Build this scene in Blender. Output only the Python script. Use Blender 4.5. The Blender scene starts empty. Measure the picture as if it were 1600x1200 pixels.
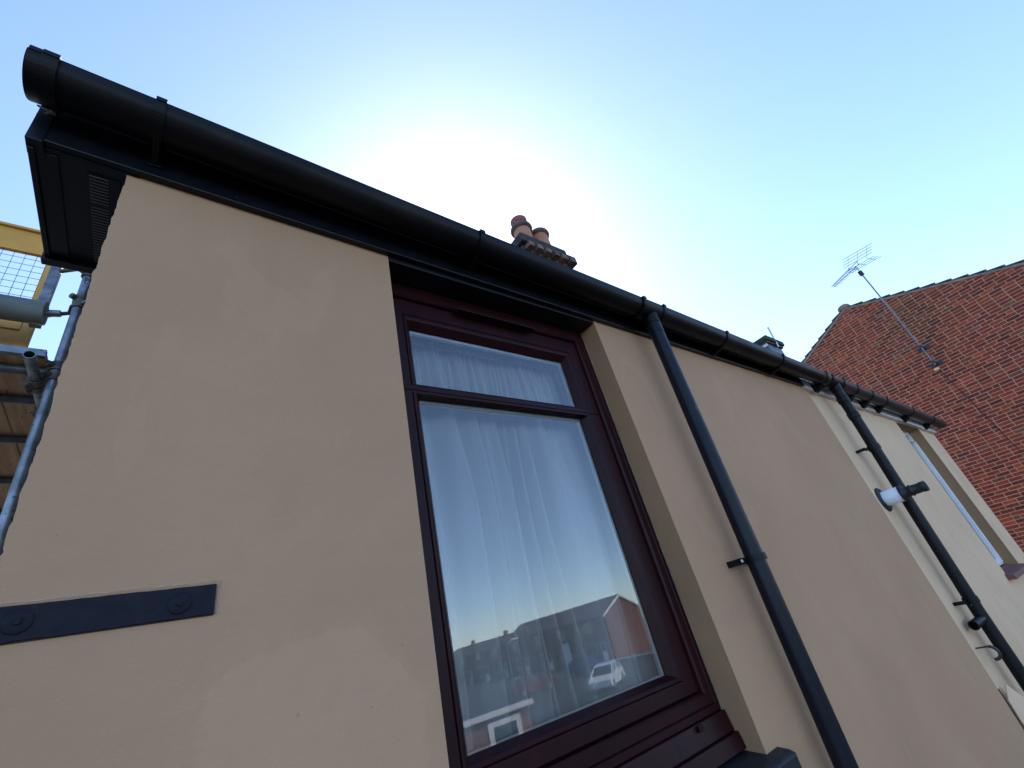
import bpy, math, random
from mathutils import Vector, Matrix
random.seed(7)
S = bpy.context.scene
COL = S.collection

# ---------------------------------------------------------------- camera
H = 4.1                                   # eye height above the ground, the photographer stands on a raised walkway
F = 701.4145                              # focal length in pixels of the 1600 px wide photograph
BX = (0.80077041, 0.13167274, 0.5843804)  # world x, y, z axes seen from the camera (right, down, forward)
BY = (-0.55699195, 0.52271583, 0.64546183)
BZ = (-0.2202978, -0.84227519, 0.49199884)
cam = bpy.data.cameras.new('camera')
cam.sensor_width = 36.0; cam.sensor_fit = 'HORIZONTAL'
cam.lens = F / 1600 * 36
cam.clip_start = 0.02; cam.clip_end = 2000
co = bpy.data.objects.new('camera', cam); COL.objects.link(co)
CAM = Vector((0, -1.0, H))
right = Vector((BX[0], BY[0], BZ[0])); down = Vector((BX[1], BY[1], BZ[1])); fwd = Vector((BX[2], BY[2], BZ[2]))
m = Matrix((right, -down, -fwd)).transposed().to_4x4(); m.translation = CAM
CAM = CAM.copy()                          # the survey point used to turn pixels into positions
co.matrix_world = m
S.camera = co
S.cycles.transparent_max_bounces = 24; S.cycles.max_bounces = 12
S.render.resolution_x = 1024; S.render.resolution_y = 768

def ray(u, v): return right * (u - 800) + down * (v - 600) + fwd * F
def onY(u, v, y):                          # pixel -> point on the plane at world y
    r = ray(u, v); return CAM + r * ((y - CAM.y) / r.y)
def onX(u, v, x):
    r = ray(u, v); return CAM + r * (x / r.x)
def pix(p):
    d = Vector(p) - CAM; k = F / d.dot(fwd)
    return 800 + k * d.dot(right), 600 + k * d.dot(down), d.dot(fwd)

# ---------------------------------------------------------------- sky and sun
SUN = Vector((0.4443, 0.5793, 0.6834)).normalized()
el = math.asin(SUN.z); az = math.atan2(SUN.x, SUN.y)
wd = bpy.data.worlds.new('World'); S.world = wd; wd.use_nodes = True
nt = wd.node_tree
bg = nt.nodes['Background']; bg.inputs[1].default_value = 0.15
sky = nt.nodes.new('ShaderNodeTexSky'); sky.sky_type = 'NISHITA'; sky.sun_disc = False
sky.sun_elevation = el; sky.sun_rotation = az
sky.air_density = 0.7; sky.dust_density = 0.33; sky.ozone_density = 2.8
nt.links.new(sky.outputs[0], bg.inputs[0])
sl = bpy.data.lights.new('sun', 'SUN'); sl.energy = 2.0; sl.angle = math.radians(0.5); sl.color = (1, 0.95, 0.87)
so = bpy.data.objects.new('sun', sl); COL.objects.link(so)
so.location = (20, 25, 40); so.rotation_euler = (-SUN).to_track_quat('-Z', 'Y').to_euler()
S.view_settings.view_transform = 'Standard'; S.view_settings.look = 'None'
S.view_settings.exposure = 1.70; S.view_settings.gamma = 1.0

# ---------------------------------------------------------------- materials
def node(nt, t, **kw):
    n = nt.nodes.new(t)
    for k, v in kw.items(): setattr(n, k, v)
    return n
def mat(name, c, c2=None, rough=0.6, metal=0.0, scale=6.0, bump=0.0, bscale=80.0, detail=6.0, spec=0.5, stretch=None,
        speck=None, speck_scale=40.0, speck_t=0.68, attr=None, objcol=False, lo=0.35, hi=0.65):
    m = bpy.data.materials.new(name); m.use_nodes = True
    nt = m.node_tree; b = nt.nodes['Principled BSDF']
    b.inputs['Roughness'].default_value = rough; b.inputs['Metallic'].default_value = metal
    b.inputs['Specular IOR Level'].default_value = spec
    geo = node(nt, 'ShaderNodeNewGeometry')
    vec = geo.outputs['Position']
    if stretch:
        mp = node(nt, 'ShaderNodeMapping'); mp.inputs['Scale'].default_value = stretch
        nt.links.new(vec, mp.inputs[0]); vec = mp.outputs[0]
    def noise(sc, det=detail):
        n = node(nt, 'ShaderNodeTexNoise'); n.inputs['Scale'].default_value = sc; n.inputs['Detail'].default_value = det
        nt.links.new(vec, n.inputs['Vector']); return n.outputs['Fac']
    def ramp(f, a, bb):
        r = node(nt, 'ShaderNodeMapRange'); r.inputs['From Min'].default_value = a; r.inputs['From Max'].default_value = bb
        nt.links.new(f, r.inputs['Value']); return r.outputs[0]
    def mix(f, A, B, mode='MIX'):
        x = node(nt, 'ShaderNodeMix', data_type='RGBA', blend_type=mode)
        for s, i in ((f, 0), (A, 6), (B, 7)):
            if hasattr(s, 'links'): nt.links.new(s, x.inputs[i])
            elif i == 0: x.inputs[0].default_value = s
            else: x.inputs[i].default_value = (*s, 1)
        return x.outputs[2]
    base = None
    if attr:
        a = node(nt, 'ShaderNodeAttribute'); a.attribute_name = attr; base = a.outputs['Color']
    if objcol:
        a = node(nt, 'ShaderNodeObjectInfo'); base = a.outputs['Color']
    if base is not None:
        base = mix(ramp(noise(scale), lo, hi), base, mix(1.0, base, c, 'MULTIPLY'))
    else:
        base = mix(ramp(noise(scale), lo, hi), c, c2 or tuple(x * 0.85 for x in c))
    if speck:
        base = mix(ramp(noise(speck_scale, 3.0), speck_t, speck_t + 0.04), base, speck)
    nt.links.new(base, b.inputs['Base Color'])
    rr = node(nt, 'ShaderNodeMapRange'); rr.inputs['To Min'].default_value = max(0.02, rough - 0.1); rr.inputs['To Max'].default_value = min(1, rough + 0.1)
    nt.links.new(noise(scale * 3), rr.inputs['Value']); nt.links.new(rr.outputs[0], b.inputs['Roughness'])
    if bump:
        bp = node(nt, 'ShaderNodeBump'); bp.inputs['Strength'].default_value = bump; bp.inputs['Distance'].default_value = 0.004
        nt.links.new(noise(bscale), bp.inputs['Height']); nt.links.new(bp.outputs[0], b.inputs['Normal'])
    return m

def wall_paint(name, c, c2, streak, dirt, patch=None):
    """masonry paint over render: broad patches, faint vertical runs, specks, trowel relief"""
    m = bpy.data.materials.new(name); m.use_nodes = True
    nt = m.node_tree; b = nt.nodes['Principled BSDF']; b.inputs['Roughness'].default_value = 0.85
    b.inputs['Specular IOR Level'].default_value = 0.25
    geo = node(nt, 'ShaderNodeNewGeometry'); pos = geo.outputs['Position']
    def noise(sc, det, st=(1, 1, 1), dist=0.0):
        mp = node(nt, 'ShaderNodeMapping'); mp.inputs['Scale'].default_value = st; nt.links.new(pos, mp.inputs[0])
        n = node(nt, 'ShaderNodeTexNoise'); n.inputs['Scale'].default_value = sc; n.inputs['Detail'].default_value = det
        n.inputs['Distortion'].default_value = dist
        nt.links.new(mp.outputs[0], n.inputs['Vector']); return n.outputs['Fac']
    def ramp(f, a, bb, t0=0.0, t1=1.0):
        r = node(nt, 'ShaderNodeMapRange'); r.inputs['From Min'].default_value = a; r.inputs['From Max'].default_value = bb
        r.inputs['To Min'].default_value = t0; r.inputs['To Max'].default_value = t1
        nt.links.new(f, r.inputs['Value']); return r.outputs[0]
    def mix(f, A, B):
        x = node(nt, 'ShaderNodeMix', data_type='RGBA')
        for s, i in ((f, 0), (A, 6), (B, 7)):
            if hasattr(s, 'links'): nt.links.new(s, x.inputs[i])
            else: x.inputs[i].default_value = (*s, 1)
        return x.outputs[2]
    col = mix(ramp(noise(1.7, 3, dist=0.4), 0.35, 0.65), c, c2)
    col = mix(ramp(noise(3.2, 4, (1, 1, 0.55), 1.2), 0.58, 0.60, 0, 0.35), col, streak)
    col = mix(ramp(noise(9.0, 5, (1, 1, 0.12)), 0.56, 0.75, 0, 0.14), col, dirt)
    col = mix(ramp(noise(2.3, 6, (1, 1, 1), 0.8), 0.56, 0.72, 0, 0.14), col, dirt)
    if patch:                                   # a roughly round area of newer paint with its own ragged outline
        vd = node(nt, 'ShaderNodeVectorMath', operation='DISTANCE'); vd.inputs[1].default_value = patch[:3]
        nt.links.new(pos, vd.inputs[0])
        ma = node(nt, 'ShaderNodeMath', operation='MULTIPLY_ADD'); ma.inputs[1].default_value = 0.30
        nt.links.new(noise(5, 4), ma.inputs[0]); nt.links.new(vd.outputs['Value'], ma.inputs[2])
        col = mix(ramp(ma.outputs[0], patch[3] + 0.15, patch[3] + 0.158, 0.5, 0.0), col, streak)
        col = mix(ramp(ma.outputs[0], patch[3] + 0.15, patch[3] + 0.20, 0.0, 0.12), col, dirt)
    col = mix(ramp(noise(55, 2), 0.735, 0.76, 0, 0.55), col, dirt)
    col = mix(ramp(noise(300, 2), 0.3, 0.7, 0, 0.06), col, dirt)
    nt.links.new(col, b.inputs['Base Color'])
    h1 = noise(14, 3, (1, 1, 1), 0.3); h2 = noise(260, 3)
    ad = node(nt, 'ShaderNodeMath', operation='MULTIPLY_ADD'); ad.inputs[1].default_value = 0.22
    nt.links.new(h2, ad.inputs[0]); nt.links.new(h1, ad.inputs[2])
    bp = node(nt, 'ShaderNodeBump'); bp.inputs['Strength'].default_value = 0.35; bp.inputs['Distance'].default_value = 0.01
    nt.links.new(ad.outputs[0], bp.inputs['Height']); nt.links.new(bp.outputs[0], b.inputs['Normal'])
    return m

def glass_mat(name, ior, tint=(1, 1, 1)):
    """thin window pane: Fresnel mix of a clear transparent and a mirror coat"""
    m = bpy.data.materials.new(name); m.use_nodes = True
    nt = m.node_tree; nt.nodes.remove(nt.nodes['Principled BSDF'])
    fr = node(nt, 'ShaderNodeFresnel'); fr.inputs[0].default_value = ior
    tr = node(nt, 'ShaderNodeBsdfTransparent'); tr.inputs[0].default_value = (*tint, 1)
    gl = node(nt, 'ShaderNodeBsdfGlossy'); gl.inputs['Roughness'].default_value = 0.0
    geo = node(nt, 'ShaderNodeNewGeometry')
    n = node(nt, 'ShaderNodeTexNoise'); n.inputs['Scale'].default_value = 3.0; n.inputs['Detail'].default_value = 0.0
    nt.links.new(geo.outputs['Position'], n.inputs['Vector'])
    bp = node(nt, 'ShaderNodeBump'); bp.inputs['Strength'].default_value = 0.05; bp.inputs['Distance'].default_value = 0.01
    nt.links.new(n.outputs['Fac'], bp.inputs['Height']); nt.links.new(bp.outputs[0], gl.inputs['Normal'])
    mx = node(nt, 'ShaderNodeMixShader')
    nt.links.new(fr.outputs[0], mx.inputs[0]); nt.links.new(tr.outputs[0], mx.inputs[1]); nt.links.new(gl.outputs[0], mx.inputs[2])
    nt.links.new(mx.outputs[0], nt.nodes['Material Output'].inputs[0])
    return m

def net_mat(name):
    m = bpy.data.materials.new(name); m.use_nodes = True
    nt = m.node_tree; nt.nodes.remove(nt.nodes['Principled BSDF'])
    df = node(nt, 'ShaderNodeBsdfDiffuse'); df.inputs[0].default_value = (0.95, 0.95, 0.96, 1)
    tl = node(nt, 'ShaderNodeBsdfTranslucent'); tl.inputs[0].default_value = (0.85, 0.85, 0.87, 1)
    tr = node(nt, 'ShaderNodeBsdfTransparent')
    a = node(nt, 'ShaderNodeMixShader'); a.inputs[0].default_value = 0.05
    nt.links.new(df.outputs[0], a.inputs[1]); nt.links.new(tl.outputs[0], a.inputs[2])
    b = node(nt, 'ShaderNodeMixShader')
    lw = node(nt, 'ShaderNodeLayerWeight'); lw.inputs[0].default_value = 0.5      # a net is denser seen edge-on
    mr = node(nt, 'ShaderNodeMapRange'); mr.inputs['To Min'].default_value = 0.55; mr.inputs['To Max'].default_value = 0.98
    nt.links.new(lw.outputs['Facing'], mr.inputs['Value']); nt.links.new(mr.outputs[0], b.inputs[0])
    nt.links.new(tr.outputs[0], b.inputs[1]); nt.links.new(a.outputs[0], b.inputs[2])
    nt.links.new(b.outputs[0], nt.nodes['Material Output'].inputs[0])
    return m

T = {}
T['tan'] = wall_paint('tan_masonry_paint', (0.5057, 0.2949, 0.1653), (0.4665, 0.2690, 0.1502), (0.5254, 0.3107, 0.1794), (0.3045, 0.1808, 0.1060), patch=(0.24, 0.0, H - 0.13, 0.22))
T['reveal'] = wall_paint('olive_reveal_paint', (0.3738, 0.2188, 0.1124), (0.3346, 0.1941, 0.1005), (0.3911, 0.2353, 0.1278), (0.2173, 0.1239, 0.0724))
T['cream'] = wall_paint('cream_masonry_paint', (0.7504, 0.5080, 0.3146), (0.6813, 0.4581, 0.2801), (0.7701, 0.5352, 0.3447), (0.3851, 0.2404, 0.1422))
T['raw'] = mat('raw_render', (0.50, 0.40, 0.31), (0.36, 0.24, 0.18), rough=0.95, scale=30, bump=0.5, bscale=120)
T['black'] = mat('black_upvc', (0.0036, 0.0040, 0.0072), (0.0064, 0.0064, 0.0096), rough=0.33, scale=9, bump=0.06, bscale=60, spec=0.3, speck=(0.0640, 0.0640, 0.0680), speck_scale=70, speck_t=0.735)
T['gutter'] = mat('gutter_black_upvc', (0.0036, 0.0030, 0.0040), (0.0144, 0.0108, 0.0096), lo=0.45, hi=0.72, rough=0.42, scale=7, bump=0.12, bscale=40, spec=0.16, stretch=(0.4, 1, 1), speck=(0.0800, 0.0760, 0.0720), speck_scale=90, speck_t=0.74)
T['gutter_old'] = mat('faded_gutter_upvc', (0.018, 0.015, 0.015), (0.032, 0.026, 0.024), spec=0.3, rough=0.5, scale=8, bump=0.1, bscale=40, stretch=(0.4, 1, 1), speck=(0.14, 0.13, 0.12), speck_scale=60, speck_t=0.72)
T['pipe'] = mat('blue_black_pipe', (0.0045, 0.0055, 0.012), (0.008, 0.009, 0.016), rough=0.36, spec=0.2, scale=8, bump=0.05, bscale=50, stretch=(1, 1, 0.3), speck=(0.12, 0.12, 0.13), speck_scale=85, speck_t=0.745)
T['iron'] = mat('black_iron_pipe', (0.004, 0.0045, 0.0065), (0.008, 0.008, 0.010), rough=0.42, spec=0.18, scale=12, bump=0.15, bscale=60, speck=(0.45, 0.45, 0.44), speck_scale=38, speck_t=0.735)
T['tie'] = mat('dark_painted_iron', (0.008, 0.009, 0.016), (0.026, 0.014, 0.010), lo=0.5, hi=0.8, rough=0.65, spec=0.2, scale=20, bump=0.5, bscale=70)
T['maroon'] = mat('maroon_woodgrain', (0.0246, 0.0034, 0.0047), (0.0158, 0.0023, 0.0035), rough=0.40, scale=14, bump=0.12, bscale=60, stretch=(1, 1, 0.25), spec=0.16)
T['soffit'] = mat('black_soffit_board', (0.004, 0.0045, 0.007), (0.007, 0.007, 0.009), rough=0.45, spec=0.3, scale=10, bump=0.1, bscale=30)
T['vent'] = mat('pale_vent_mesh', (0.16, 0.155, 0.14), rough=0.7)
T['stone'] = mat('dark_painted_stone', (0.008, 0.009, 0.014), (0.016, 0.016, 0.02), spec=0.3, rough=0.55, scale=20, bump=0.4, bscale=60)
T['white'] = mat('white_upvc', (0.78, 0.78, 0.78), (0.66, 0.66, 0.66), rough=0.4, scale=5)
T['whiteboard'] = mat('white_fascia_paint', (0.70, 0.69, 0.68), (0.56, 0.54, 0.53), rough=0.5, scale=7, speck=(0.3, 0.28, 0.25), speck_scale=30, speck_t=0.72)
T['spacer'] = mat('grey_spacer', (0.62, 0.63, 0.64), rough=0.5)
T['terracotta'] = mat('terracotta', (0.4500, 0.1935, 0.1035), (0.3600, 0.1440, 0.0810), rough=0.8, scale=6, bump=0.2, bscale=60)
T['potrim'] = mat('sooty_terracotta', (0.14, 0.085, 0.065), (0.075, 0.055, 0.05), rough=0.9, scale=14)
T['potred'] = mat('red_cowl', (0.36, 0.10, 0.075), (0.27, 0.075, 0.06), rough=0.7, scale=14)
T['soot'] = mat('sooty_stone', (0.045, 0.040, 0.038), (0.018, 0.017, 0.017), rough=0.9, scale=14, bump=0.5, bscale=60)
T['mortar'] = mat('mortar', (0.4772, 0.2715, 0.1646), (0.3785, 0.2098, 0.1276), rough=0.95, scale=3, bump=0.4, bscale=200)
T['mortar_dark'] = mat('dirty_mortar', (0.26, 0.21, 0.15), (0.15, 0.12, 0.095), rough=0.95, scale=8, bump=0.4, bscale=80)
T['brick_many'] = mat('brick_face', (0.55, 0.50, 0.50), rough=0.9, scale=22, bump=0.5, bscale=150, attr='Col')
T['brick_one'] = mat('brick_face_single', (0.55, 0.50, 0.50), rough=0.9, scale=22, bump=0.5, bscale=150, objcol=True)
T['tile'] = mat('grey_roof_tile', (0.125, 0.105, 0.10), (0.075, 0.066, 0.066), rough=0.85, scale=6, bump=0.4, bscale=60)
T['slate'] = mat('slate', (0.055, 0.058, 0.068), (0.035, 0.037, 0.044), rough=0.6, scale=4, bump=0.3, bscale=30)
T['galv'] = mat('galvanised_steel', (0.25, 0.265, 0.285), (0.14, 0.15, 0.165), rough=0.42, metal=0.75, scale=14, bump=0.15, bscale=60, speck=(0.09, 0.085, 0.08), speck_scale=26, speck_t=0.64)
T['galv_dark'] = mat('dark_steel_tube', (0.13, 0.14, 0.155), (0.075, 0.08, 0.088), rough=0.55, metal=0.5, scale=14, bump=0.15)  # darker tone of the galvanised steel, used for the transoms
T['coupler'] = mat('rusty_coupler', (0.15, 0.13, 0.115), (0.08, 0.065, 0.055), rough=0.6, metal=0.6, scale=30, bump=0.3)
T['yellow'] = mat('yellow_powder_coat', (0.66, 0.33, 0.045), (0.56, 0.27, 0.04), rough=0.5, scale=5, bump=0.05)
T['sheath'] = mat('grey_green_tube_sheath', (0.17, 0.185, 0.16), (0.09, 0.10, 0.09), rough=0.65, scale=9, stretch=(0.3, 1, 1), bump=0.15)
T['board'] = mat('scaffold_board', (0.58, 0.34, 0.17), (0.38, 0.215, 0.105), rough=0.85, scale=5, stretch=(6, 0.5, 6), bump=0.4, bscale=25, speck=(0.07, 0.045, 0.03), speck_scale=9, speck_t=0.68)
T['alu'] = mat('aluminium', (0.45, 0.46, 0.48), rough=0.4, metal=0.8)
T['mast'] = mat('weathered_mast', (0.20, 0.20, 0.22), (0.13, 0.13, 0.145), rough=0.5, metal=0.5)
T['steel_dark'] = mat('dark_steel', (0.05, 0.05, 0.055), rough=0.6, metal=0.4)
T['flue_white'] = mat('white_flue_plastic', (0.80, 0.80, 0.82), (0.74, 0.74, 0.76), rough=0.4)
T['rubber'] = mat('black_rubber', (0.012, 0.012, 0.014), rough=0.6)
T['sill_red'] = mat('red_quarry_tile', (0.19, 0.065, 0.055), (0.13, 0.045, 0.04), rough=0.55, scale=14)
T['lead'] = mat('lead_sheet', (0.135, 0.15, 0.19), (0.09, 0.10, 0.13), rough=0.5, scale=5, metal=0.2)
T['moss'] = mat('mossy_slab', (0.055, 0.075, 0.05), (0.03, 0.04, 0.03), rough=0.95, scale=14, bump=0.5)
T['timber_dark'] = mat('dark_timber', (0.03, 0.022, 0.02), rough=0.7)
T['tarmac'] = mat('tarmac', (0.060, 0.060, 0.063), (0.045, 0.045, 0.047), rough=0.9, scale=0.6, bump=0.3, bscale=120)
T['tarmac_old'] = mat('worn_tarmac', (0.095, 0.092, 0.088), (0.07, 0.068, 0.066), rough=0.9, scale=0.5, bump=0.3, bscale=60)
T['concrete'] = mat('concrete_ground', (0.24, 0.23, 0.21), (0.18, 0.17, 0.16), rough=0.9, scale=0.5, bump=0.3, bscale=60)
T['kerb'] = mat('kerb_stone', (0.32, 0.31, 0.29), rough=0.9)
T['line'] = mat('road_paint', (0.75, 0.75, 0.72), rough=0.7)
T['far_brick'] = mat('far_brick', (0.2380, 0.0945, 0.0595), (0.1820, 0.0700, 0.0455), rough=0.9, scale=3, stretch=(1, 1, 4))
T['far_roof'] = mat('far_roof_tile', (0.13, 0.085, 0.075), (0.09, 0.065, 0.06), rough=0.9, scale=2, stretch=(1, 1, 8))
T['glass'] = glass_mat('window_glass', 2.35, (0.97, 0.985, 0.985))
T['far_glass'] = mat('dark_window_glass', (0.02, 0.025, 0.03), rough=0.08, spec=0.8)
T['net'] = net_mat('net_fabric')
T['room'] = mat('room_paint', (0.22, 0.2, 0.18), rough=0.9)
T['car_white'] = mat('white_car_paint', (0.78, 0.78, 0.79), rough=0.22, scale=1, spec=0.7)
T['car_red'] = mat('red_car_paint', (0.16, 0.010, 0.012), rough=0.22, scale=1, spec=0.7)
T['car_blue'] = mat('blue_car_paint', (0.02, 0.06, 0.25), rough=0.22, scale=1, spec=0.7)
T['tyre'] = mat('tyre_rubber', (0.015, 0.015, 0.016), rough=0.8)
T['lamp_red'] = mat('red_lamp_lens', (0.4, 0.02, 0.02), rough=0.2)
T['bark'] = mat('bark', (0.10, 0.075, 0.055), (0.06, 0.045, 0.035), rough=0.95, scale=20, bump=0.5)
T['blossom'] = mat('pale_blossom', (0.55, 0.52, 0.44), (0.20, 0.26, 0.10), rough=0.9, scale=3)

# ---------------------------------------------------------------- mesh helpers
class MB:
    def __init__(s): s.v = []; s.f = []; s.sm = []
    def add(s, vs, fs, smooth=False):
        o = len(s.v); s.v += [tuple(p) for p in vs]
        for f in fs: s.f.append(tuple(o + i for i in f)); s.sm.append(smooth)
        return s
    def box(s, x0, x1, y0, y1, z0, z1):
        v = [(x, y, z) for z in (z0, z1) for y in (y0, y1) for x in (x0, x1)]
        return s.add(v, [(0, 2, 3, 1), (4, 5, 7, 6), (0, 1, 5, 4), (2, 6, 7, 3), (0, 4, 6, 2), (1, 3, 7, 5)])
    def hexa(s, b, t):                      # two quads (bottom, top), same winding
        return s.add(list(b) + list(t), [(3, 2, 1, 0), (4, 5, 6, 7)] + [(i, (i + 1) % 4, 4 + (i + 1) % 4, 4 + i) for i in range(4)])
    def tube(s, pts, r, n=20, cap=True, r_in=None):
        pts = [Vector(p) for p in pts]; rs = r if isinstance(r, (list, tuple)) else [r] * len(pts)
        up = None; rings = []
        for i, p in enumerate(pts):
            a = pts[max(i - 1, 0)]; b = pts[min(i + 1, len(pts) - 1)]
            d = (b - a).normalized()
            if up is None:
                up = Vector((0, 0, 1)) if abs(d.z) < 0.9 else Vector((1, 0, 0))
            u = d.cross(up)
            if u.length < 1e-5: u = d.orthogonal()
            u.normalize(); w = u.cross(d).normalized(); up = w
            rings.append([p + (u * math.cos(2 * math.pi * k / n) + w * math.sin(2 * math.pi * k / n)) * rs[i] for k in range(n)])
        v = [q for R in rings for q in R]; f = []
        for i in range(len(pts) - 1):
            for k in range(n):
                a = i * n + k; b = i * n + (k + 1) % n
                f.append((a, b, b + n, a + n))
        s.add(v, f, True)
        if cap and r_in is None:
            s.add(rings[0], [tuple(range(n - 1, -1, -1))]); s.add(rings[-1], [tuple(range(n))])
        if r_in is not None:                # hollow ends: ring caps and a bore at each end
            for e, sgn in ((0, 1), (-1, -1)):
                c = pts[e]; dpt = (pts[1] - pts[0]).normalized() if e == 0 else (pts[-1] - pts[-2]).normalized() * -1
                inner = [c + (q - c) * (r_in / rs[e]) for q in rings[e]]
                deep = [q + dpt * min(0.25, (pts[1] - pts[0]).length * 0.4) for q in inner]
                vs = list(rings[e]) + inner + deep
                fs = []
                for k in range(n):
                    k2 = (k + 1) % n
                    fs.append((k, n + k, n + k2, k2) if sgn == 1 else (k, k2, n + k2, n + k))
                    fs.append((n + k, 2 * n + k, 2 * n + k2, n + k2) if sgn == 1 else (n + k, n + k2, 2 * n + k2, 2 * n + k))
                fs.append(tuple(2 * n + k for k in range(n)))
                s.add(vs, fs)
        return s
    def sweep_x(s, prof, xs, zf, closed=True, smooth=True, caps=True):   # profile of (y, z), z shifted by zf(x)
        n = len(prof); v = [(x, y, z + zf(x)) for x in xs for (y, z) in prof]; f = []
        for i in range(len(xs) - 1):
            for k in range(n if closed else n - 1):
                k2 = (k + 1) % n
                f.append((i * n + k, i * n + k2, (i + 1) * n + k2, (i + 1) * n + k))
        s.add(v, f, smooth)
        if caps and closed:
            s.add([v[k] for k in range(n)], [tuple(range(n - 1, -1, -1))]); s.add(v[-n:], [tuple(range(n))])
        return s
    def lathe(s, c, prof, n=28):            # vertical axis at c, profile (r, z)
        v = []; f = []
        for r, z in prof:
            v += [(c[0] + r * math.cos(2 * math.pi * k / n), c[1] + r * math.sin(2 * math.pi * k / n), c[2] + z) for k in range(n)]
        for i in range(len(prof) - 1):
            for k in range(n):
                a = i * n + k; b = i * n + (k + 1) % n
                f.append((a, b, b + n, a + n))
        return s.add(v, f, True)
    def lathe_y(s, c, prof, n=28):          # axis along y at (x, z), profile (r, y)
        v = []; f = []
        for r, y in prof:
            v += [(c[0] + r * math.cos(2 * math.pi * k / n), y, c[1] + r * math.sin(2 * math.pi * k / n)) for k in range(n)]
        for i in range(len(prof) - 1):
            for k in range(n):
                a = i * n + k; b = i * n + (k + 1) % n
                f.append((a, b, b + n, a + n))
        return s.add(v, f, True)
    def frame(s, x0, x1, z0, z1, prof):     # mitred picture frame, prof of (inset, y), outside to inside
        v = []; f = []
        for ins, y in prof:
            v += [(x0 + ins, y, z0 + ins), (x1 - ins, y, z0 + ins), (x1 - ins, y, z1 - ins), (x0 + ins, y, z1 - ins)]
        for i in range(len(prof) - 1):
            for k in range(4):
                a = i * 4 + k; b = i * 4 + (k + 1) % 4
                f.append((a, b, b + 4, a + 4))
        return s.add(v, f)
    def build(s, name, material, parent=None, bevel=0.0, solid=0.0, kind=None, label=None):
        me = bpy.data.meshes.new(name); me.from_pydata(s.v, [], s.f)
        me.polygons.foreach_set('use_smooth', s.sm); me.update()
        o = bpy.data.objects.new(name, me); COL.objects.link(o)
        if isinstance(material, str): material = T[material]
        me.materials.append(material)
        if bevel:
            b = o.modifiers.new('bevel', 'BEVEL'); b.width = bevel; b.segments = 2; b.limit_method = 'ANGLE'; b.angle_limit = math.radians(40)
        if solid:
            b = o.modifiers.new('solid', 'SOLIDIFY'); b.thickness = solid; b.offset = 0
        if parent: adopt(o, parent)
        if kind: o['kind'] = kind
        if label: o['label'] = label
        return o
def adopt(o, parent):
    o.parent = parent
    o.matrix_parent_inverse = Matrix.Translation(-world_loc(parent))
def world_loc(o): return WL.get(o.name, Vector((0, 0, 0)))
WL = {}
def thing(name, loc, label, cat, group=None):
    o = bpy.data.objects.new(name, None); COL.objects.link(o); o.location = loc; WL[o.name] = Vector(loc)
    o['label'] = label; o['category'] = cat
    if group: o['group'] = group
    return o
def tag(o, label, cat, group=None):
    o['label'] = label; o['category'] = cat
    if group: o['group'] = group
    return o
def copy_tree(src, loc, label):
    o = src.copy(); COL.objects.link(o); o.location = loc; o['label'] = label
    for c in list(src.children):
        k = c.copy(); COL.objects.link(k); k.parent = o
        for g in list(c.children):
            q = g.copy(); COL.objects.link(q); q.parent = k
    return o

# ---------------------------------------------------------------- ground
g = MB().add([(-400, -400, 0), (400, -400, 0), (400, 400, 0), (-400, 400, 0)], [(0, 1, 2, 3)]).build('ground', 'tarmac_old', kind='structure')
r_ = MB().add([(-60, -44, 0.004), (44, -44, 0.004), (44, -17.5, 0.004), (-60, -17.5, 0.004)], [(0, 1, 2, 3)]).build('road', 'tarmac', kind='structure')
pv = MB().box(44.0, 45.6, -100, -30, -0.05, 0.12).build('pavement', 'kerb', kind='structure')
for k in range(7):
    MB().add([(18 + k * 2.6, -23.5, 0.008), (18.1 + k * 2.6, -23.5, 0.008), (18.1 + k * 2.6, -19, 0.008), (18 + k * 2.6, -19, 0.008)], [(0, 1, 2, 3)]).build('parking_line', 'line', kind='structure')

# ---------------------------------------------------------------- tan house
ZW = lambda x: H + 1.250 - 0.008 * x            # top of the wall under the fascia
TX0, TX1 = -0.187, 3.87
WX0, WX1 = 0.500, 1.507                          # window opening
ZS = H - 0.415                                   # stone sill top
house = thing('tan_house', (2, 4, 0), 'tan rendered house with maroon window, black fascia and iron tie bar', 'house')
mb = MB()
# front wall, ragged render arris at the left corner and under the fascia
zs = []; z = 0.0
while z < ZW(TX0) - 0.004:
    zs.append(z); z += random.uniform(0.004, 0.014) if z > 2.8 else 0.6
zs.append(ZW(TX0))
jag = []; j = 0
for z in zs:
    j = 0.8 * j + random.uniform(-0.0012, 0.0012); jag.append(max(-0.004, min(0.004, j)) + random.uniform(-0.0014, 0.0014))
L = [(TX0 + a, 0, z) for a, z in zip(jag, zs)]
back = [(TX0 - 0.004 + a * 0.3, 0.03, z) for a, z in zip(jag, zs)]
xt = [TX0 + i * (WX0 - TX0) / 30 for i in range(1, 31)]
top = [(x, 0, ZW(x) + (random.uniform(-0.0025, 0.0025) if 0.4 < x else 0)) for x in xt]
mb.add(L + top + [(WX0, 0, 0)], [tuple(range(len(L) + len(top), -1, -1))])
mb.add([(WX0, 0, 0), (WX1, 0, 0), (WX1, 0, ZS - 0.09), (WX0, 0, ZS - 0.09)], [(0, 1, 2, 3)])
xr = [WX1 + i * (TX1 - WX1) / 60 for i in range(61)]
topr = [(x, 0, ZW(x) + random.uniform(-0.003, 0.002)) for x in xr]
mb.add([(WX1, 0, 0), (TX1, 0, 0)] + topr[::-1], [tuple(range(2 + len(topr)))])
mb.add([(TX1, 0, 0), (TX1, 0.2, 0), (TX1, 0.2, ZW(TX1)), (TX1, 0, ZW(TX1))], [(0, 1, 2, 3)])
mb.build('wall', 'tan', house)
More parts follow.
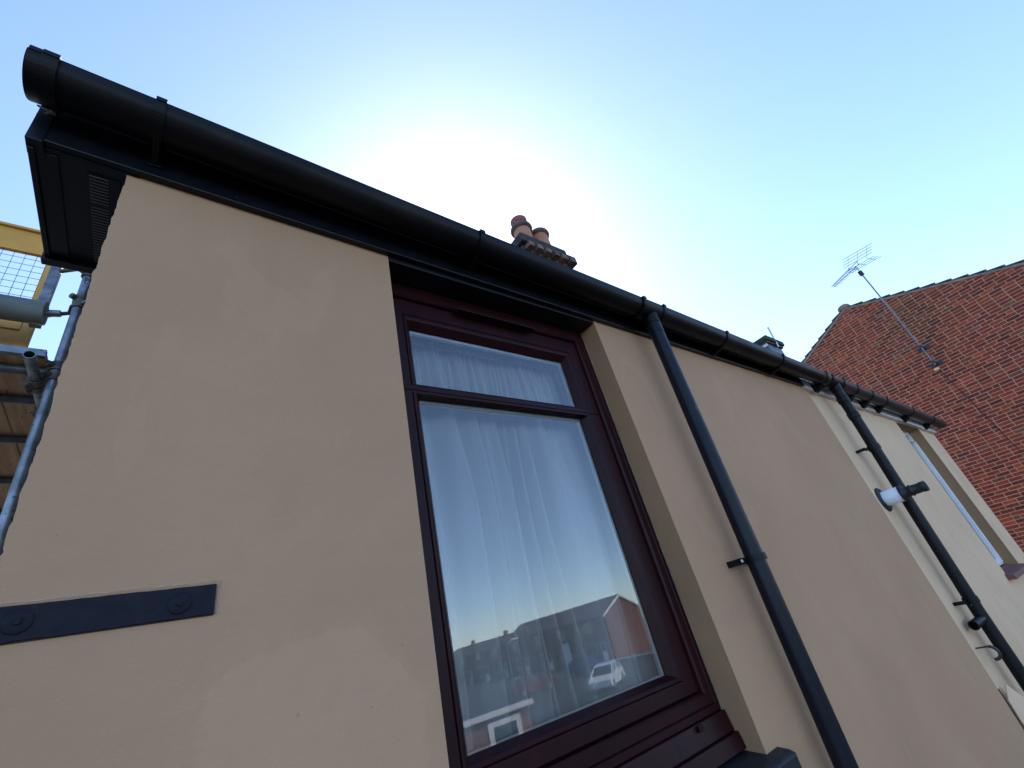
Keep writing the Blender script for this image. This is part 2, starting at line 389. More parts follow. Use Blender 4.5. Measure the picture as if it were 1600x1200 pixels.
# broken edge of the render at the gable corner
mb = MB(); n = len(L)
mb.add(L + back, [(i, i + 1, n + i + 1, n + i) for i in range(n - 1)])
mb.build('render_edge', 'raw', house, label='broken pale edge of the render at the gable corner')
gb = MB()
gb.add([(TX0 - 0.003, 0.03, 0), (TX0 - 0.003, 8, 0), (TX0 - 0.003, 8, ZW(0)), (TX0 - 0.003, 4, ZW(0) + 3.0), (TX0 - 0.003, 0.03, ZW(0) + 0.05)], [(0, 1, 2, 3, 4)])
gb.add([(TX0, 8, 0), (TX1, 8, 0), (TX1, 8, ZW(0)), (TX0, 8, ZW(0))], [(0, 1, 2, 3)])
gb.build('gable_wall', 'mortar_dark', house)
# room behind the window
rm = MB()
rm.add([(0.1, 0.16, 3), (2.2, 0.16, 3), (2.2, 3.2, 3), (0.1, 3.2, 3), (0.1, 0.16, 5.5), (2.2, 0.16, 5.5), (2.2, 3.2, 5.5), (0.1, 3.2, 5.5)],
       [(0, 1, 2, 3), (4, 5, 6, 7), (2, 3, 7, 6), (1, 2, 6, 5), (0, 3, 7, 4)])
rm.add([(0.1, 0.16, 3), (0.47, 0.16, 3), (0.47, 0.16, 5.5), (0.1, 0.16, 5.5)], [(0, 1, 2, 3)])
rm.add([(1.53, 0.16, 3), (2.2, 0.16, 3), (2.2, 0.16, 5.5), (1.53, 0.16, 5.5)], [(0, 1, 2, 3)])
rm.add([(0.47, 0.16, 3), (1.53, 0.16, 3), (1.53, 0.16, H - 0.36), (0.47, 0.16, H - 0.36)], [(0, 1, 2, 3)])
rm.add([(0.47, 0.16, H + 1.2), (1.53, 0.16, H + 1.2), (1.53, 0.16, 5.5), (0.47, 0.16, 5.5)], [(0, 1, 2, 3)])
rm.build('room_lining', 'room', house)
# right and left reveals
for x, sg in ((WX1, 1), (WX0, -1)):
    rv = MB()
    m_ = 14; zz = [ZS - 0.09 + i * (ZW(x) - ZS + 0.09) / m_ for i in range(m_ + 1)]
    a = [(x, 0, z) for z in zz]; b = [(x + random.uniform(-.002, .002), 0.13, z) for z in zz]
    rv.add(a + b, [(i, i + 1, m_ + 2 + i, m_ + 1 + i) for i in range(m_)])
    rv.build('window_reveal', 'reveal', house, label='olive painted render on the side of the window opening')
# white mastic bead between reveal and frame
mb = MB(); pts = [(WX1 - 0.004 + random.uniform(-.0015, .0015), 0.0895, H - 0.40 + i * 0.04) for i in range(41)]
mb.tube(pts, 0.0028, 6); mb.build('mastic_bead', 'mortar_dark', house)

# roof (slates), seen only from elsewhere
def roof(parent, x0, x1, name='roof', m='slate', y0=-0.10, yr=4.0, rise=2.9):
    rb = MB(); e = lambda x: H + 1.385 - 0.0222 * x      # unseen eaves course laps into gutter, extended to block sky light; follows its fall
    for y_a, y_b in ((y0, yr), (2 * yr - y0, yr)):
        za, zb = e(x0), e(x1); zr = H + 1.33 + rise
        rb.hexa([(x0, y_a, za - 0.03), (x1, y_a, zb - 0.03), (x1, y_b, zr - 0.03), (x0, y_b, zr - 0.03)],
                [(x0, y_a, za), (x1, y_a, zb), (x1, y_b, zr), (x0, y_b, zr)])
    rf = rb.build(name, m, parent)
    MB().tube([(x0, yr, H + 1.34 + rise), (x1, yr, H + 1.34 + rise)], 0.09, 12).build('ridge_tiles', 'tile', rf)
    return rf
roof(house, -0.36, TX1)

# fascia, box end and soffit
FY = -0.0225                                     # front of the fascia
zf = lambda x: -0.0085 * x
FB = H + 1.221
fs_ = MB()
prof = [(FY, FB), (FY, FB + 0.155), (FY + 0.018, FB + 0.155), (FY + 0.018, FB + 0.012), (0.0, FB + 0.010), (0.0, FB - 0.001)]
prof = [(FY, FB), (FY, FB + 0.15), (-0.002, FB + 0.15), (-0.002, FB)]
fs_.sweep_x(prof, [-0.362, 0.5, 1.5, 2.5, 3.80], zf, smooth=False)
fascia = fs_.build('fascia_board', 'black', house, bevel=0.0025, label='black eaves fascia board under the gutter')
cb = MB().box(-0.364, -0.335, FY - 0.0022, FY - 0.0002, FB - 0.005, FB + 0.15)
cb.box(-0.364, -0.335, FY - 0.0022, 0.02, FB - 0.007, FB - 0.005)
cb.build('corner_trim', 'black', fascia, bevel=0.0015)
sx0, sx1, sy1 = -0.362, TX0 - 0.004, 0.375
sf = MB().box(sx0 + 0.012, sx1 + 0.03, FY + 0.018, sy1 - 0.02, FB - 0.001, FB + 0.009)
soffit = sf.build('soffit', 'soffit', house, label='black boxed soffit overhanging the gable corner')
bx_ = MB().box(sx0, sx0 + 0.012, FY + 0.02, sy1, FB - 0.012, FB + 0.16)
bx_.box(sx0 - 0.006, sx1 + 0.05, sy1 - 0.02, sy1 + 0.004, FB - 0.022, FB + 0.16)
bx_.box(sx0, sx1 + 0.06, FY + 0.02, sy1, FB + 0.15, FB + 0.165)
bx_.build('box_end', 'black', soffit, bevel=0.002)
MB().box(sx0 + 0.012, sx0 + 0.05, FY + 0.03, sy1 - 0.03, FB - 0.005, FB - 0.001).build('soffit_trim', 'black', soffit, bevel=0.001)
MB().box(-0.262, -0.2, FY + 0.05, sy1 - 0.03, FB - 0.0035, FB - 0.001).build('vent_strip', 'soffit', soffit)
vb = MB(); y = FY + 0.055
while y < sy1 - 0.035:
    vb.box(-0.258, -0.222, y, y + 0.0022, FB - 0.0050, FB - 0.0035); y += 0.0102
    if 0.118 < y < 0.128: y += 0.008
vb.build('vent_slots', 'vent', soffit)
# debris poking out of the gutter end
mb = MB()
for k in range(9):
    p = Vector((-0.338, -0.02, FB + 0.10)); q = p + Vector((random.uniform(-.035, .0), random.uniform(-.02, .03), random.uniform(-.03, .03)))
    mb.tube([p, (p + q) / 2 + Vector((0, 0, .006)), q], [0.004, 0.006, 0.002], 6)
mb.build('nest_debris', 'mortar_dark', fascia)
# dark timber head over the window
MB().box(WX0 + 0.003, WX1 - 0.003, -0.001, 0.088, H + 1.198, FB - 0.002).build('window_head', 'soffit', house, bevel=0.003)

# gutter
GR = 0.056
def gutter(parent, x0, x1, m, name='gutter', lab=None, cap0=False, cap1=False, sag=0.0):
    zc = lambda x: H + 1.332 - 0.0222 * x - sag
    yc = -0.157 + GR
    prof = []
    N = 22
    for i in range(N + 1):
        a = math.pi + math.pi * i / N
        prof.append((yc + GR * math.cos(a), GR * math.sin(a)))
    inner = [(yc + (y - yc) * 0.95, z * 0.95 + 0.0) for (y, z) in reversed(prof)]
    lip = [(prof[0][0] - 0.002, 0.004), (prof[0][0] + 0.005, 0.005)]
    full = prof + [(prof[-1][0], 0.006)] + [(prof[-1][0] - 0.003, 0.006)] + inner + [lip[1], lip[0]]
    xs = [x0 + (x1 - x0) * i / 24 for i in range(25)]
    b = MB().sweep_x(full, xs, lambda x: zc(x) + random.uniform(-.0006, .0006))
    go = b.build(name, m, parent, label=lab)
    return go, zc, yc
def gutter_ring(go, x, zc, yc, w=0.022, t=0.006, m='gutter', plate=True, name='gutter_bracket'):
    b = MB(); N = 20; prof = []
    for i in range(N + 1):
        a = math.pi * 0.985 + math.pi * 1.02 * i / N
        prof.append((yc + (GR + t) * math.cos(a), (GR + t) * math.sin(a)))
    full = prof + [(yc + (y - yc) * (GR - 0.0005) / (GR + t), z * (GR - 0.0005) / (GR + t)) for y, z in reversed(prof)]
    b.sweep_x(full, [x - w / 2, x + w / 2], zc, smooth=False)
    b.box(x - w / 2, x + w / 2, yc - GR - t - 0.002, yc - GR + 0.012, zc(x) - 0.004, zc(x) + 0.011)
    if plate:
        b.box(x - w * 0.45, x + w * 0.45, yc + GR - 0.004, FY - 0.004, zc(x) - 0.03, zc(x) - 0.004)
        b.box(x - w * 0.7, x + w * 0.7, FY - 0.006, FY, zc(x) - GR * 1.45, zc(x) + 0.01)
        b.hexa([(x - w * .3, yc, zc(x) - GR - t), (x + w * .3, yc, zc(x) - GR - t), (x + w * .3, FY - .004, zc(x) - GR * 1.4), (x - w * .3, FY - .004, zc(x) - GR * 1.4)],
               [(x - w * .3, yc + .03, zc(x) - GR + .01), (x + w * .3, yc + .03, zc(x) - GR + .01), (x + w * .3, FY - .004, zc(x) - GR * .9), (x - w * .3, FY - .004, zc(x) - GR * .9)])
    o = b.build(name, m, go, bevel=0.0015)
    return o
gt, zc, yc = gutter(house, -0.372, 3.92, 'gutter', lab='black half round gutter along the tan wall')
for x in (-0.138, 0.81, 2.52, 3.24): gutter_ring(gt, x, zc, yc)
gutter_ring(gt, -0.335, zc, yc, w=0.028, t=0.007, plate=False, name='end_cap_collar')
gutter_ring(gt, -0.36, zc, yc, w=0.022, t=0.0035, plate=False, name='end_cap_collar')
eb = MB(); N = 20
ring = [(-0.3690, yc + (GR + 0.003) * math.cos(math.pi + math.pi * i / N), zc(-.37) + (GR + 0.003) * math.sin(math.pi + math.pi * i / N)) for i in range(N + 1)]
eb.add(ring, [tuple(range(N + 1))]); eb.add([(p[0] - 0.004, p[1], p[2]) for p in ring], [tuple(range(N, -1, -1))])
eb.add(ring + [(p[0] - 0.004, p[1], p[2]) for p in ring], [(i, i + 1, N + 2 + i, N + 1 + i) for i in range(N)])
eb.build('end_cap', 'gutter', gt)
def outlet(go, x, zc, yc, r, m, a, b):
    o = gutter_ring(go, x + a, zc, yc, w=0.022, t=0.008, m=m, plate=False, name='outlet_collar')
    gutter_ring(go, x + b, zc, yc, w=0.022, t=0.008, m=m, plate=False, name='outlet_collar')
    bb = MB(); N = 20; prof = []
    for i in range(N + 1):
        q = math.pi + math.pi * i / N
        prof.append((yc + (GR + .004) * math.cos(q), (GR + .004) * math.sin(q)))
    full = prof + [(yc + (y - yc) * .94, z * .94) for y, z in reversed(prof)]
    bb.sweep_x(full, [x + a, x + b], zc)
    bb.tube([(x, yc, zc(x) - 0.03), (x, yc, zc(x) - 0.065), (x, yc, zc(x) - 0.095)], [r * 1.22, r * 1.1, r * 1.08], 28)
    bb.build('outlet', m, go)
outlet(gt, 1.835, zc, yc, 0.034, 'gutter', -0.085, 0.075)
# cobweb and scuff marks on the fascia
for (u, v) in ((243, 236), (735, 408), (736, 412), (1120, 541), (250, 240)):
    mb = MB()
    for k in range(4):
        p = onY(u + random.uniform(-3, 3), v + random.uniform(-3, 3), FY - 0.003)
        q = p + Vector((random.uniform(-.008, .008), -.002, random.uniform(-.012, .012)))
        mb.tube([p, q], [0.0018, 0.0006], 5)
    mb.build('cobweb', 'vent', fascia, kind='stuff')

# downpipe
def socket(parent, p, r, h, m, name='pipe_collar'):
    return MB().tube([(p[0], p[1], p[2] - h / 2), (p[0], p[1], p[2] - h / 2 + 0.004), (p[0], p[1], p[2] + h / 2 - 0.004), (p[0], p[1], p[2] + h / 2)], [r * 0.97, r, r, r * 0.97], 28).build(name, m, parent)
def clip(parent, c, r, m, screws=True, side=0.05):
    b = MB().tube([(c[0], c[1], c[2] - 0.012), (c[0], c[1], c[2] + 0.012)], r + 0.005, 28)
    b.box(c[0] - r - side, c[0], c[1] + r * 0.55, c[1] + r * 0.55 + 0.008, c[2] - 0.011, c[2] + 0.011)
    b.box(c[0], c[0] + r + side, c[1] + r * 0.55, c[1] + r * 0.55 + 0.008, c[2] - 0.011, c[2] + 0.011)
    b.box(c[0] - r - side, c[0] - r - side + 0.02, c[1] + r * 0.55, 0.001, c[2] - 0.011, c[2] + 0.011)
    b.box(c[0] + r + side - 0.02, c[0] + r + side, c[1] + r * 0.55, 0.001, c[2] - 0.011, c[2] + 0.011)
    o = b.build('pipe_bracket', m, parent, bevel=0.002)
    return o
DP = [(1.836, yc, zc(1.835) - 0.08), (1.838, -0.100, H + 1.19), (1.822, -0.085, H + 0.55), (1.803, -0.070, H - 0.13), (1.792, -0.061, H - 0.55), (1.785, -0.06, H - 1.2), (1.785, -0.06, 0.0)]
dp = MB().tube(DP, 0.034, 32).build('downpipe', 'pipe', house, label='blue black plastic downpipe beside the maroon window')
MB().tube([(1.838, -0.1, H + 1.205), (1.836, -0.098, H + 1.14)], 0.0365, 28).build('pipe_collar', 'pipe', dp)
cz = onY(1168, 875, -0.06); clip(dp, (1.811, -0.076, cz.z), 0.034, 'iron', side=0.045)
MB().lathe_y((1.811 - 0.034 - 0.037, cz.z), [(0.0001, -0.061), (0.006, -0.061), (0.006, -0.057)], 10).build('screw', 'spacer', dp)
clip(dp, (1.785, -0.06, 1.6), 0.034, 'iron', side=0.045)

# tie bar with two bolts
ta = onY(336, 915, 0); tb = onY(334, 960, 0)
tz0, tz1 = H + 0.1615, H + 0.2095
mb = MB()
nx = 26; x0, x1 = -0.215, 0.0925
up_ = [(x0 + (x1 - x0) * i / nx, tz1 + random.uniform(-.0005, .0005)) for i in range(nx + 1)]
lo_ = [(x0 + (x1 - x0) * i / nx, tz0 + random.uniform(-.0008, .0008)) for i in range(nx + 1)]
v = [(x, -0.006, z) for x, z in up_] + [(x, -0.006, z) for x, z in lo_] + [(x, 0.004, z) for x, z in up_] + [(x, 0.004, z) for x, z in lo_]
n1 = nx + 1
f = [(i, i + 1, n1 + i + 1, n1 + i)[::-1] for i in range(nx)] + [(i, 2 * n1 + i, 2 * n1 + i + 1, i + 1)[::-1] for i in range(nx)] + [(n1 + i, n1 + i + 1, 3 * n1 + i + 1, 3 * n1 + i)[::-1] for i in range(nx)]
f += [(nx, 2 * n1 + nx, 3 * n1 + nx, n1 + nx)]
tie = MB().add(v, f).build('tie_bar', 'tie', house, label='flat iron tie bar with two bolts on the tan wall')
for (u, v_) in ((281, 943), (27, 972)):
    p = onY(u, v_, -0.006)
    w_ = MB().lathe_y((p.x, p.z), [(0.0001, -0.0085), (0.0155, -0.0085), (0.0168, -0.0075), (0.0168, -0.0055)], 32).build('washer', 'tie', tie)
    bt = MB(); hx = [(p.x + 0.0052 * math.cos(k * math.pi / 3), p.z + 0.0052 * math.sin(k * math.pi / 3)) for k in range(6)]
    bt.add([(x, -0.0085, z) for x, z in hx] + [(x, -0.0125, z) for x, z in hx], [(k, (k + 1) % 6, 6 + (k + 1) % 6, 6 + k) for k in range(6)] + [(6, 7, 8, 9, 10, 11)])
    bt.build('bolt_head', 'tie', tie, bevel=0.0006)
# cracked rim of render round the tie bar
mb = MB(); k = 40; outer = []; inner = []; h = 0.004
for i in range(k + 1):
    x = -0.19 + (0.0925 + 0.19) * i / k
    h = 0.65 * h + 0.35 * random.uniform(0.001, 0.007)
    inner.append((x, tz1 + 0.0005)); outer.append((x, tz1 + 0.0015 + h))
inner.append((0.0935, tz1)); outer.append((0.098, tz1 + 0.005))
for i in range(8):
    z = tz1 - (tz1 - tz0) * (i + 1) / 8
    inner.append((0.0935, z)); outer.append((0.0965 + random.uniform(-.001, .0015), z))
nn = len(inner)
mb.add([(x, -0.0012, z) for x, z in inner] + [(x, -0.0028, z) for x, z in outer], [(i, i + 1, nn + i + 1, nn + i) for i in range(nn - 1)])
mb.build('cracked_render_rim', 'tan', tie)
MB().tube([(x, -0.0008, z) for x, z in outer], 0.0012, 6).build('crack_line', 'raw', tie)
MB().tube([(x0 + .02 + (x1 - x0 - .02) * i / 30, -0.0012, tz0 - 0.0012) for i in range(31)], 0.0012, 5).build('crack_line', 'timber_dark', tie)

# ---------------------------------------------------------------- window of the tan house
win = MB()
fx0, fx1, fz0, fz1 = 0.462, 1.503, H - 0.315, H + 1.199
OUT = [(0.0, 0.135), (0.0, 0.092), (0.003, 0.088), (0.020, 0.088), (0.023, 0.092), (0.026, 0.088), (0.052, 0.088), (0.058, 0.094), (0.061, 0.112), (0.070, 0.112), (0.070, 0.15)]
win.frame(fx0, fx1, fz0, fz1, OUT)
window = win.build('window', 'maroon', house, label='maroon framed window with top light and net curtain behind')
GY = 0.130
gx0, gx1 = 0.612, 1.342
# sash profile from outer frame to glass
def sash(x0, x1, z0, z1, wl, wr, wb, wt, yf, name):
    """rectangular sash whose four rails have their own widths; glass opening edge is the inner rectangle at GY"""
    b = MB(); rings = []
    for t_, y in ((0.0, GY), (0.0, yf + 0.004), (0.06, yf), (0.60, yf), (0.63, yf + 0.004), (0.66, yf), (0.74, yf), (0.80, yf + 0.003), (1.0, GY - 0.001)):
        rings.append([(x0 + wl * t_, y, z0 + wb * t_), (x1 - wr * t_, y, z0 + wb * t_), (x1 - wr * t_, y, z1 - wt * t_), (x0 + wl * t_, y, z1 - wt * t_)])
    v = [p for r in rings for p in r]; f = []
    for i in range(len(rings) - 1):
        for k in range(4):
            a = i * 4 + k; c = i * 4 + (k + 1) % 4
            f.append((a, c, c + 4, a + 4))
    return b.add(v, f).build(name, 'maroon', window)
TL0, TL1 = H + 0.783, H + 1.024                  # top light glass
MG0, MG1 = H - 0.184, H + 0.736                  # main glass
sash(fx0 + 0.062, fx1 - 0.062, H + 0.752, fz1 - 0.062, gx0 - fx0 - 0.062, fx1 - 0.062 - gx1, TL0 - H - 0.752, fz1 - 0.062 - TL1, 0.100, 'top_sash')
sash(fx0 + 0.062, fx1 - 0.062, fz0 + 0.062, H + 0.7515, gx0 - fx0 - 0.062, fx1 - 0.062 - gx1, MG0 - fz0 - 0.062, H + 0.7515 - MG1, 0.1005, 'bottom_sash')
def pane(x0, x1, z0, z1, y, tilt, name):
    b = MB(); d = 0.004
    def yy(x, z): return y + (x - x0) * tilt[0] + (z - z0) * tilt[1]
    c = [(x0, z0), (x1, z0), (x1, z1), (x0, z1)]
    b.add([(x, yy(x, z), z) for x, z in c], [(0, 1, 2, 3)])
    return b.build(name, 'glass', window)
for z0, z1 in ((TL0, TL1), (MG0, MG1)):
    e = 0.012
    pane(gx0 - e, gx1 + e, z0 - e, z1 + e, GY + 0.001, (0, 0), 'pane')
    pane(gx0 - e, gx1 + e, z0 - e, z1 + e, GY + 0.0215, (-0.004, 0.0035), 'pane')
    MB().frame(gx0 - 0.010, gx1 + 0.003, z0 - 0.010, z1 + 0.003, [(0, GY + 0.019), (0, GY + 0.0045), (0.0135, GY + 0.0045), (0.0135, GY + 0.016)]).build('spacer_bar', 'spacer', window)
    b = MB()                                     # inner rebate so the room side of the sash is closed
    b.frame(gx0 - 0.11, gx1 + 0.11, z0 - 0.05, z1 + 0.05, [(0, 0.16), (0.11, 0.16), (0.11, 0.13)] if False else [(0, 0.158), (0.049, 0.158)])
    b.build('inner_bead', 'maroon', window)
MB().box(gx0 - .15, gx0 - .008, 0.135, 0.158, fz0, fz1).box(gx1 + .012, fx1, 0.135, 0.158, fz0, fz1).box(gx0 - .008, gx1 + .012, 0.135, 0.158, TL1 + .012, fz1).box(gx0 - .008, gx1 + .012, 0.135, 0.158, MG1 + .012, TL0 - .012).box(gx0 - .008, gx1 + .012, 0.135, 0.158, fz0, MG0 - .012).build('frame_core', 'timber_dark', window)
# trickle vent hood under the head
p = onY(715, 487, 0.07); q = onY(834, 517, 0.07)
MB().box(p.x, q.x, 0.058, 0.0875, H + 1.118, H + 1.126).box(p.x, q.x, 0.070, 0.0875, H + 1.126, H + 1.138).build('trickle_vent', 'maroon', window, bevel=0.002)
# stepped sub-sill ribs
MB().hexa([(fx0, 0.070, fz0 - 0.055), (fx1, 0.070, fz0 - 0.055), (fx1, 0.14, fz0 - 0.055), (fx0, 0.14, fz0 - 0.055)], [(fx0, 0.078, fz0), (fx1, 0.078, fz0), (fx1, 0.14, fz0), (fx0, 0.14, fz0)]).build('sub_sill', 'maroon', window, bevel=0.003)
MB().hexa([(fx0, 0.052, fz0 - 0.10), (fx1, 0.052, fz0 - 0.10), (fx1, 0.14, fz0 - 0.10), (fx0, 0.14, fz0 - 0.10)], [(fx0, 0.058, fz0 - 0.056), (fx1, 0.058, fz0 - 0.056), (fx1, 0.14, fz0 - 0.056), (fx0, 0.14, fz0 - 0.056)]).build('sub_sill', 'maroon', window, bevel=0.003)
MB().box(1.335, 1.358, 0.066, 0.0755, fz0 - 0.018, fz0 - 0.002).build('drain_cap', 'maroon', window, bevel=0.002)
# stone sill
sb = MB()
sx = 1.575
pr = [(0.10, ZS), (-0.035, ZS - 0.022), (-0.05, ZS - 0.03), (-0.05, ZS - 0.10), (0.10, ZS - 0.10)]
sb.sweep_x(pr, [0.43, 0.9, 1.3, sx], lambda x: 0, smooth=False)
sb.build('window_sill', 'stone', house, bevel=0.006, label='dark painted stone sill under the maroon window')

# net curtain
cu = MB(); nxn, nzn = 420, 44
ct, cbm = H + 1.050, H - 0.55
rc_ = random.Random(5); phs = [rc_.uniform(0, 6.28) for _ in range(8)]
V = []
for j_ in range(nzn + 1):
    t_ = j_ / nzn; z = ct + (cbm - ct) * t_
    for i in range(nxn + 1):
        s_ = i / nxn
        xr_ = 1.50 - 0.16 * t_ * t_
        wob = 0.014 * math.sin(5.5 * t_ + phs[0] + s_ * 9) * t_
        x = 0.50 + (xr_ - 0.50) * s_ + wob
        amp = 0.012 + 0.040 * min(1, t_ * 2.6)
        fine = 0.006 * max(0, 1 - t_ * 3.0) * math.sin(s_ * 330 + 2 * math.sin(s_ * 21))
        ph = s_ * 47 + 2.6 * math.sin(s_ * 7.3 + phs[1]) + 1.3 * math.sin(s_ * 17 + phs[5]) + 0.9 * t_ + 0.5 * math.sin(3 * t_ + s_ * 5)
        ph2 = s_ * 131 + 1.9 * math.sin(s_ * 13 + phs[3]) - 1.1 * t_ + phs[4]
        y = 0.222 + amp * (0.66 * math.sin(ph) + 0.3 * math.sin(ph2)) + fine
        x += 0.004 * max(0, 1 - t_ * 3.0) * math.cos(s_ * 330 + 2 * math.sin(s_ * 21))
        x += amp * (1.25 * math.cos(ph + 0.5) + 0.17 * math.cos(ph2 + 0.4)) * (0.75 + 0.4 * math.sin(s_ * 11 + phs[6]))
        V.append((x, y, z))
Fc = []
for j_ in range(nzn):
    for i in range(nxn):
        a = j_ * (nxn + 1) + i; Fc.append((a, a + 1, a + nxn + 2, a + nxn + 1))
curt = thing('net_curtain', (1, 0.25, cbm), 'white gathered net curtain hanging behind the maroon window', 'curtain')
cu.add(V, Fc, True).build('fabric', 'net', curt)
MB().tube([(0.35, 0.214, ct - 0.012), (1.70, 0.214, ct - 0.012)], 0.006, 10).build('curtain_wire', 'white', curt)

# chimney of the tan house
ch = thing('dummy', (0, 0, 0), 'x', 'x'); bpy.data.objects.remove(ch)
cx0, cx1, cy0, cy1 = 3.02, 3.66, 1.47, 2.05
ctop = H + 3.93
stack = MB().box(cx0 + 0.006, cx1 - 0.006, cy0 + 0.006, cy1 - 0.006, H + 1.6, ctop - 0.01).build('chimney', 'mortar_dark', house, label='brick chimney stack with sooty slab and two clay pots')
SLX0, SLX1, SLY0, SLY1 = 2.90, 3.79, 1.40, 2.12
MB().box(SLX0, SLX1 - 0.16, SLY0, SLY1, ctop, ctop + 0.13).box(SLX1 - 0.158, SLX1 + 0.02, SLY0 + 0.02, SLY1, ctop - 0.02, ctop + 0.10).build('cap_slab', 'soot', stack, bevel=0.012)
MB().hexa([(SLX0 + .08, SLY0 + .08, ctop + .13), (SLX1 - .1, SLY0 + .08, ctop + .13), (SLX1 - .1, SLY1 - .08, ctop + .13), (SLX0 + .08, SLY1 - .08, ctop + .13)],
          [(SLX0 + .22, SLY0 + .2, ctop + .2), (SLX1 - .24, SLY0 + .2, ctop + .2), (SLX1 - .24, SLY1 - .2, ctop + .2), (SLX0 + .22, SLY1 - .2, ctop + .2)]).build('flaunching', 'soot', stack)
def brick_mesh(name, lx, ly, lz, m):
    b = MB().box(-lx / 2, lx / 2, -ly / 2, ly / 2, -lz / 2, lz / 2)
    me = bpy.data.meshes.new(name); me.from_pydata(b.v, [], b.f); me.materials.append(T[m]); return me
dent = brick_mesh('dentil_brick', 0.078, 0.14, 0.066, 'brick_one'); side = brick_mesh('stack_brick', 0.205, 0.1, 0.063, 'brick_one')
sidey = brick_mesh('stack_brick_side', 0.1, 0.205, 0.063, 'brick_one')
BC = [(0.245, 0.040, 0.020), (0.205, 0.032, 0.018), (0.28, 0.050, 0.021), (0.165, 0.029, 0.018), (0.225, 0.037, 0.019), (0.31, 0.058, 0.023), (0.12, 0.026, 0.019), (0.26, 0.054, 0.021), (0.235, 0.038, 0.019)]
def piece(me, loc, parent, col, name='brick'):
    o = bpy.data.objects.new(name, me); COL.objects.link(o); o.location = loc; o.color = (*col, 1); adopt(o, parent); return o
for i in range(6):
    piece(dent, (cx0 + 0.0 + i * 0.132, cy0 - 0.02, ctop - 0.036), stack, random.choice([(0.20, 0.12, 0.085), (0.15, 0.085, 0.065), (0.24, 0.15, 0.11)]))
for i in range(4):
    piece(dent, (cx0 - 0.03, cy0 + 0.07 + i * 0.13, ctop - 0.036), stack, (0.12, 0.075, 0.06))
for c_ in range(21):
    zz = ctop - 0.110 - c_ * 0.075
    for i in range(4 if c_ % 2 else 3):
        xx = cx0 + 0.105 + i * 0.215 - (0.107 if c_ % 2 else 0)
        xx = min(max(xx, cx0 + 0.1), cx1 - 0.1)
        piece(side, (xx, cy0 + 0.048, zz), stack, random.choice(BC))
        if i < 2: piece(sidey, (cx0 + 0.048, cy0 + 0.16 + i * 0.215 + (0.05 if c_ % 2 else 0), zz), stack, random.choice(BC))
def pot(c, h, cowl):
    b = MB().lathe(c, [(0.135, -0.05), (0.132, 0.0), (0.118, h * 0.55), (0.113, h - 0.09), (0.118, h - 0.07)], 32)
    o = b.build('chimney_pot', 'terracotta', stack)
    rp = [(0.116, h - 0.085), (0.140, h - 0.075), (0.148, h - 0.05), (0.140, h - 0.02), (0.118, h - 0.01), (0.09, h - 0.012), (0.085, h - 0.2)]
    MB().lathe(c, rp, 32).build('pot_rim', 'potrim', stack)
    if cowl:
        MB().lathe(c, [(0.105, h - 0.02), (0.105, h + 0.10), (0.112, h + 0.105), (0.112, h + 0.125), (0.098, h + 0.14), (0.0001, h + 0.145)], 32).build('pot_cowl', 'potred', stack)
        for k in range(12):
            a = k * math.pi / 6
            b_ = MB(); n_ = Vector((math.cos(a), math.sin(a), 0)); t_ = Vector((-math.sin(a), math.cos(a), 0)); o_ = Vector(c) + n_ * 0.1045 + Vector((0, 0, h + 0.045))
            b_.hexa([o_ - t_ * .017 - Vector((0, 0, .008)), o_ + t_ * .017 - Vector((0, 0, .008)), o_ + t_ * .017 + n_ * .003 - Vector((0, 0, .008)), o_ - t_ * .017 + n_ * .003 - Vector((0, 0, .008))],
                    [o_ - t_ * .017 + Vector((0, 0, .008)), o_ + t_ * .017 + Vector((0, 0, .008)), o_ + t_ * .017 + n_ * .003 + Vector((0, 0, .008)), o_ - t_ * .017 + n_ * .003 + Vector((0, 0, .008))])
            b_.build('cowl_slot', 'rubber', stack)
pot((3.30, 1.70, ctop + 0.16), 0.56, True)
pot((3.605, 1.70, ctop + 0.16), 0.58, False)

# ---------------------------------------------------------------- cream house
CX1 = 7.55
ZC = lambda x: H + 1.165 - 0.0277 * (x - 3.83)
CY = 0.012
cream = thing('cream_house', (5.7, 4, 0), 'cream rendered house with white fascia and black iron downpipe', 'house')
OX0, OX1, OZ0, OZ1 = 6.05, 6.90, H - 0.40, H + 1.125
mb = MB()
def wq(x0, x1, z0, z1): mb.add([(x0, CY, z0(x0) if callable(z0) else z0), (x1, CY, z0(x1) if callable(z0) else z0), (x1, CY, z1(x1) if callable(z1) else z1), (x0, CY, z1(x0) if callable(z1) else z1)], [(0, 1, 2, 3)])
wq(TX1 + 0.0, OX0, 0, lambda x: ZC(x) + .05); wq(OX0, OX1, 0, OZ0 - 0.06); wq(OX1, CX1, 0, lambda x: ZC(x) + .05); wq(OX0, OX1, OZ1 - 0.03, lambda x: ZC(x) + .05)
mb.add([(CX1, CY, 0), (CX1, 8, 0), (CX1, 8, H + 1.2), (CX1, 4, H + 3.5), (CX1, CY, ZC(CX1) + 0.05)], [(0, 1, 2, 3, 4)])
mb.add([(TX1, 8, 0), (CX1, 8, 0), (CX1, 8, H + 1.2), (TX1, 8, H + 1.2)], [(0, 1, 2, 3)])
mb.build('wall', 'cream', cream)
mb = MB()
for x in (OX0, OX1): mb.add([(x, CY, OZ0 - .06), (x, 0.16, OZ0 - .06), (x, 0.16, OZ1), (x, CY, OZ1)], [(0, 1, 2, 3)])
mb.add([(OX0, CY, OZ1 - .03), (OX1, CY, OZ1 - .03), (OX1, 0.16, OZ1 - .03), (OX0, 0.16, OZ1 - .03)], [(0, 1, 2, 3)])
mb.build('window_reveal', 'reveal', cream)
